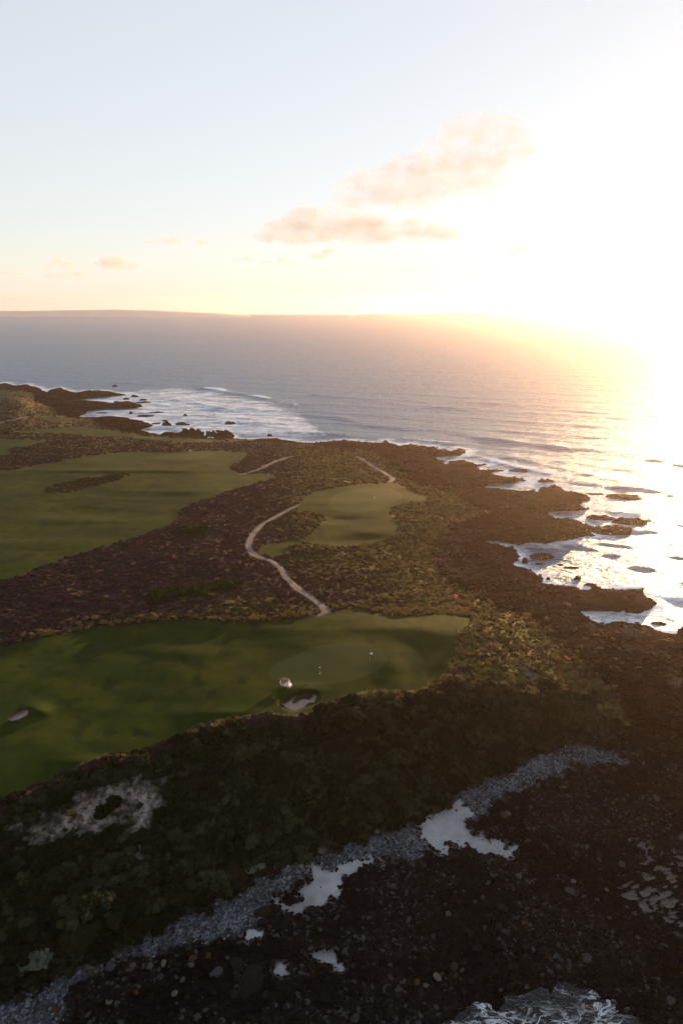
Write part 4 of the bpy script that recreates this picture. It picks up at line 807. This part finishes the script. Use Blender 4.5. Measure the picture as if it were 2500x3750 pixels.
# ------------------------------------------------------------------ small things on the course
def bmobj(name, bm, mat, parent=None, smooth=False):
    me = bpy.data.meshes.new(name); bm.to_mesh(me); bm.free()
    for p in me.polygons: p.use_smooth = smooth
    return link(name, me, mat, parent)
def bx(bm, x0, x1, y0, y1, z0, z1, bev=.02):
    r = bmesh.ops.create_cube(bm, size=1.0)
    for v_ in r['verts']: v_.co = Vector(((x0 + x1) / 2 + v_.co.x * (x1 - x0), (y0 + y1) / 2 + v_.co.y * (y1 - y0), (z0 + z1) / 2 + v_.co.z * (z1 - z0)))
    if bev:
        es = list({e for v_ in r['verts'] for e in v_.link_edges}); bmesh.ops.bevel(bm, geom=es, offset=bev, segments=2, affect='EDGES')
def tube(bm, a, b_, r1, r2=None, seg=10):
    a, b_ = Vector(a), Vector(b_); d = b_ - a
    bmesh.ops.create_cone(bm, cap_ends=True, segments=seg, radius1=r1, radius2=r2 if r2 is not None else r1, depth=d.length, matrix=Matrix.Translation((a + b_) / 2) @ d.to_track_quat('Z', 'Y').to_matrix().to_4x4())
def empty(name, loc, rz=0):
    o = bpy.data.objects.new(name, None); COL.objects.link(o); o.location = loc; o.rotation_euler = (0, 0, rz); return o
def flagstick(u, v, label, k):
    p = at(np.array([float(u)]), np.array([float(v)]))[0]; root = tag(empty('flagstick', p), label, 'flagstick', 'flagsticks on the greens')
    bm = bmesh.new(); tube(bm, (0, 0, -.1), (0, 0, 2.2), .022, .016); bmobj('pole', bm, M['steel'], root, True)
    bm = bmesh.new(); N = 10; L = .62; Hh = .42
    for side in (0, 1):
        pass
    top = []; 
    for i in range(N + 1):
        t = i / N; x = .018 + L * t; y = .06 * math.sin(t * 7) * t; dz_ = -.22 * t * t; th = .006
        top.append([bm.verts.new((x, y + s * th, 2.18 + dz_ - q_ * Hh)) for s in (-1, 1) for q_ in (0, 1)])
    for a, b_ in zip(top[:-1], top[1:]):
        bm.faces.new((a[0], a[1], b_[1], b_[0])); bm.faces.new((a[3], a[2], b_[2], b_[3])); bm.faces.new((a[0], b_[0], b_[2], a[2])); bm.faces.new((a[1], a[3], b_[3], b_[1]))
    bm.faces.new(top[0][:1] + [top[0][2], top[0][3], top[0][1]]); bm.faces.new([top[-1][0], top[-1][1], top[-1][3], top[-1][2]])
    bmobj('flag', bm, M['flag'], root, True)
flagstick(1354.5, 2420, 'thin flagstick with white flag on the green beside the golfer', 0)
flagstick(1369, 1838, 'white flag on the middle green at the end of the path', 1)
flagstick(695, 1660, 'tiny white flag on the far green of the large upper fairway', 2)

# golf cart
pf, pr = at(np.array([1059.4]), np.array([2517.]))[0], at(np.array([1036.4]), np.array([2512.5]))[0]
cart = tag(empty('golf_cart', tuple((pf + pr) / 2), math.atan2(pf[1] - pr[1], pf[0] - pr[0])), 'white golf cart with dark roof parked above the crescent bunker', 'golf cart')
prof = [(-1.15,.30),(-1.15,.62),(-1.05,.72),(-.45,.74),(-.30,.70),(-.22,.34),(.48,.34),(.62,.62),(.70,.86),(.86,.88),(1.10,.70),(1.22,.50),(1.22,.30)]
bm = bmesh.new(); sides = []
for y in (-.58, .58): sides.append([bm.verts.new((x, y, zz)) for x, zz in prof])
bm.faces.new(sides[0][::-1]); bm.faces.new(sides[1])
for i in range(len(prof)): j = (i + 1) % len(prof); bm.faces.new((sides[0][i], sides[0][j], sides[1][j], sides[1][i]))
bmesh.ops.recalc_face_normals(bm, faces=bm.faces); bmesh.ops.bevel(bm, geom=list(bm.edges), offset=.035, segments=2, affect='EDGES'); bmobj('body', bm, M['white'], cart)
bm = bmesh.new(); bx(bm, -.78, -.22, -.5, .5, .74, .90, .04); bmobj('seat', bm, M['seatmat'], cart)
bm = bmesh.new(); bx(bm, -.84, -.72, -.5, .5, .92, 1.30, .04); bmobj('backrest', bm, M['seatmat'], cart)
bm = bmesh.new(); bx(bm, -.98, .82, -.60, .60, 1.80, 1.88, .035); bmobj('roof', bm, M['roofmat'], cart)
for sx_ in (-1, 1):
    bm = bmesh.new(); tube(bm, (-.86, .53 * sx_, .72), (-.86, .53 * sx_, 1.81), .022); bmobj('roof_post', bm, M['dark'], cart)
    bm = bmesh.new(); tube(bm, (.78, .53 * sx_, .86), (.62, .53 * sx_, 1.81), .022); bmobj('roof_post', bm, M['dark'], cart)
    bm = bmesh.new(); tube(bm, (1.20, .36 * sx_, .58), (1.25, .36 * sx_, .57), .07); bmobj('headlight', bm, M['steel'], cart)
bm = bmesh.new(); q_ = [bm.verts.new(c) for c in ((.79, -.5, .90), (.79, .5, .90), (.64, .5, 1.78), (.64, -.5, 1.78))]; f_ = bm.faces.new(q_); r_ = bmesh.ops.extrude_face_region(bm, geom=[f_]); bmesh.ops.translate(bm, verts=[x for x in r_['geom'] if isinstance(x, bmesh.types.BMVert)], vec=(.012, 0, .003)); bmesh.ops.recalc_face_normals(bm, faces=bm.faces); bmobj('windscreen', bm, M['glass'], cart)
bm = bmesh.new(); tube(bm, (.62, .25, .8), (.38, .25, 1.05), .018); bmobj('steering_column', bm, M['dark'], cart)
bm = bmesh.new()
for i in range(16):
    a, b_ = i * math.tau / 16, (i + 1) * math.tau / 16; c0 = Vector((.36, .25, 1.07)); ex = Vector((0, 1, 0)); ey = Vector((.68, 0, .73))
    tube(bm, c0 + ex * math.cos(a) * .17 + ey * math.sin(a) * .17, c0 + ex * math.cos(b_) * .17 + ey * math.sin(b_) * .17, .014, seg=6)
bmobj('steering_wheel', bm, M['dark'], cart)
bm = bmesh.new(); bx(bm, -1.32, -1.14, -.45, .45, .38, .44, .01); tube(bm, (-1.25, -.45, .95), (-1.25, .45, .95), .02); tube(bm, (-1.25, -.45, .95), (-.90, -.45, .95), .02); tube(bm, (-1.25, .45, .95), (-.90, .45, .95), .02); bmobj('bag_rack', bm, M['dark'], cart)
for wx in (-.78, .82):
    for sy_ in (-1, 1):
        we = empty('wheel', (wx, .53 * sy_, .24)); we.parent = cart
        bm = bmesh.new(); tube(bm, (0, -.10, 0), (0, .10, 0), .24, seg=24); bmesh.ops.bevel(bm, geom=[e for e in bm.edges if abs(e.verts[0].co.y - e.verts[1].co.y) < 1e-4], offset=.03, segments=2, affect='EDGES'); bmobj('tyre', bm, M['tyre'], we, True)
        bm = bmesh.new(); tube(bm, (0, -.115, 0), (0, .115, 0), .13, seg=18); bmobj('rim', bm, M['steel'], we)
Mc = cart.matrix_basis.copy()
Mc = Matrix.Translation(cart.location) @ Matrix.Rotation(cart.rotation_euler.z, 4, 'Z')
for k, (yy, bmat, lab) in enumerate(((-.22, M['white'], 'white golf bag strapped behind the cart seat'), (.22, M['dark'], 'black golf bag strapped behind the cart seat'))):
    root = tag(empty('golf_bag', Mc @ Vector((-1.24, yy, .445)), cart.rotation_euler.z), lab, 'golf bag')
    bm = bmesh.new(); tube(bm, (0, 0, 0), (-.10, 0, .86), .12, .14, 16); bx(bm, -.24, -.10, -.08, .08, .18, .55, .03); bmobj('bag', bm, bmat, root, True)
    bm = bmesh.new(); tube(bm, (-.10, 0, .85), (-.11, 0, .93), .145, .135, 16); bmobj('collar', bm, M['dark'], root)
    for j in range(5):
        a = j * 1.26; bm = bmesh.new(); p0 = Vector((-.10 + .06 * math.cos(a), .06 * math.sin(a), .9)); p1 = p0 + Vector((.02 * math.cos(a), .03 * math.sin(a), .22 + .05 * j % .11)); tube(bm, p0, p1, .009, seg=6); bx(bm, p1.x - .02, p1.x + .06, p1.y - .02, p1.y + .02, p1.z - .02, p1.z + .03, .006); bmobj('club', bm, M['steel'] if j % 2 else M['dark'], root)

# golfer
def skin(name, J, E, mat, root_v, parent, sub=2):
    bm = bmesh.new(); lay = bm.verts.layers.skin.verify(); vs_ = {}
    for k, (x, y, zz, r) in J.items(): w_ = bm.verts.new((x, y, zz)); w_[lay].radius = (r, r); w_[lay].use_root = (k == root_v); vs_[k] = w_
    for a, b_ in E: bm.edges.new((vs_[a], vs_[b_]))
    me = bpy.data.meshes.new(name); bm.to_mesh(me); bm.free(); o = link(name, me, mat, parent)
    o.modifiers.new('skin', 'SKIN').use_smooth_shade = True; s_ = o.modifiers.new('smooth', 'SUBSURF'); s_.levels = s_.render_levels = sub; return o
gp = at(np.array([1171.0]), np.array([2468.5]))[0]
man = tag(empty('person', gp, R(-35)), 'person in dark clothes and white cap standing on the near green', 'person')
J = {'pelvis': (0, 0, .95, .13), 'waist': (0, 0, 1.10, .125), 'chest': (0, .01, 1.32, .15), 'neck0': (0, 0, 1.48, .065), 'neck': (0, -.01, 1.53, .055), 'jaw': (0, -.035, 1.58, .065), 'head': (0, -.02, 1.66, .085), 'crown': (0, -.01, 1.72, .075), 'nose': (0, -.115, 1.635, .014)}
E = [('pelvis', 'waist'), ('waist', 'chest'), ('chest', 'neck0'), ('neck0', 'neck'), ('neck', 'jaw'), ('jaw', 'head'), ('head', 'crown'), ('head', 'nose')]
for s, t in ((-1, 'l'), (1, 'r')):
    J.update({t + 'hip': (.09 * s, 0, .90, .095), t + 'knee': (.10 * s, -.02, .50, .058), t + 'calf': (.105 * s, .01, .35, .055), t + 'ank': (.11 * s, .01, .09, .036), t + 'toe': (.12 * s, -.13, .045, .035),
              t + 'sh': (.19 * s, 0, 1.42, .06), t + 'elb': (.25 * s, -.06, 1.14, .042), t + 'wri': (.16 * s, -.22, .95, .028), t + 'palm': (.13 * s, -.27, .90, .030), t + 'ear': (.092 * s, -.01, 1.645, .014)})
    E += [('pelvis', t + 'hip'), (t + 'hip', t + 'knee'), (t + 'knee', t + 'calf'), (t + 'calf', t + 'ank'), (t + 'ank', t + 'toe'), ('chest', t + 'sh'), (t + 'sh', t + 'elb'), (t + 'elb', t + 'wri'), (t + 'wri', t + 'palm'), ('head', t + 'ear')]
    for f in range(4):
        o_ = (f - 1.5) * .019; L_ = (.055, .066, .06, .045)[f]
        J[t + 'f%da' % f] = (.13 * s + o_ * .3, -.285 + o_, .865, .0095); J[t + 'f%db' % f] = (.12 * s + o_ * .3, -.28 + o_, .865 - L_ * .6, .0085); J[t + 'f%dc' % f] = (.105 * s + o_ * .3, -.265 + o_, .865 - L_, .0075)
        E += [(t + 'palm', t + 'f%da' % f), (t + 'f%da' % f, t + 'f%db' % f), (t + 'f%db' % f, t + 'f%dc' % f)]
    J[t + 'tha'] = (.105 * s, -.30, .915, .011); J[t + 'thb'] = (.085 * s, -.325, .885, .009); E += [(t + 'palm', t + 'tha'), (t + 'tha', t + 'thb')]
skin('body', J, E, M['skin'], 'pelvis', man)
skin('shirt', {'a': (0, 0, .96, .19), 'b': (0, 0, 1.10, .18), 'c': (0, .01, 1.32, .21), 'n': (0, 0, 1.47, .085), 'l': (-.19, 0, 1.42, .078), 'r': (.19, 0, 1.42, .078), 'le': (-.236, -.045, 1.20, .064), 're': (.236, -.045, 1.20, .064)}, [('a', 'b'), ('b', 'c'), ('c', 'n'), ('c', 'l'), ('c', 'r'), ('l', 'le'), ('r', 're')], M['navy'], 'a', man)
skin('shorts', {'p': (0, 0, .96, .20), 'l': (-.095, 0, .86, .14), 'r': (.095, 0, .86, .14), 'lk': (-.10, -.015, .54, .12), 'rk': (.10, -.015, .54, .12)}, [('p', 'l'), ('p', 'r'), ('l', 'lk'), ('r', 'rk')], M['navy'], 'p', man)
bm = bmesh.new(); bmesh.ops.create_uvsphere(bm, u_segments=20, v_segments=12, radius=1)
for v_ in bm.verts: v_.co = Vector((v_.co.x * .105, v_.co.y * .115 - .015, 1.70 + max(v_.co.z, -.1) * .10))
r_ = bmesh.ops.create_cone(bm, cap_ends=True, segments=20, radius1=.09, radius2=.085, depth=.014, matrix=Matrix.Translation((0, -.115, 1.695)) @ Matrix.Scale(1.1, 4, (0, 1, 0)))
bmobj('cap', bm, M['flag'], man, True)
for s in (-1, 1):
    bm = bmesh.new(); bx(bm, .115 * s - .05, .115 * s + .05, -.19, .07, .0, .09, .03); bmobj('shoe', bm, M['white'], man, True)
    bm = bmesh.new(); bmesh.ops.create_uvsphere(bm, u_segments=8, v_segments=6, radius=.012, matrix=Matrix.Translation((.034 * s, -.10, 1.655))); bmobj('eye', bm, M['dark'], man, True)

# small white tee board and a thin stake at the right tip of the near fairway
p = at(np.array([1724.]), np.array([2299.]))[0]; root = tag(empty('tee_sign', p, R(35)), 'small white board on two short legs at the right tip of the near fairway', 'sign')
bm = bmesh.new(); bx(bm, -.4, .4, -.02, .02, .30, .85, .01); bmobj('panel', bm, M['white'], root)
for s in (-1, 1): bm = bmesh.new(); tube(bm, (.3 * s, .03, -.1), (.3 * s, .03, .6), .025); bmobj('leg', bm, M['steel'], root)
p = at(np.array([1680.]), np.array([2320.]))[0]; bm = bmesh.new(); tube(bm, (0, 0, -.1), (0, 0, .85), .03, .025); bmesh.ops.create_uvsphere(bm, u_segments=8, v_segments=6, radius=.032, matrix=Matrix.Translation((0, 0, .85)))
o = bmobj('marker_stake', bm, M['white'], None, True); o.location = p; tag(o, 'thin pale stake at the fairway edge left of the white board', 'stake')

# ------------------------------------------------------------------ air
bm = bmesh.new(); bx(bm, -8000, 8000, -500, 4800, -4.0, 101.0, 0)
hm = bpy.data.materials.new('haze_air'); hm.use_nodes = True; hn, hl = hm.node_tree.nodes, hm.node_tree.links; hn.remove(hn['Principled BSDF'])
hv = hn.new('ShaderNodeVolumePrincipled'); hv.inputs['Color'].default_value = (*HAZE_COLOR, 1); hv.inputs['Density'].default_value = HAZE_DENSITY; hv.inputs['Anisotropy'].default_value = HAZE_ANISO
hl.new(hv.outputs[0], hn['Material Output'].inputs['Volume'])
tag(bmobj('haze', bm, hm), 'thin sea haze glowing towards the low sun', 'haze', kind='stuff')
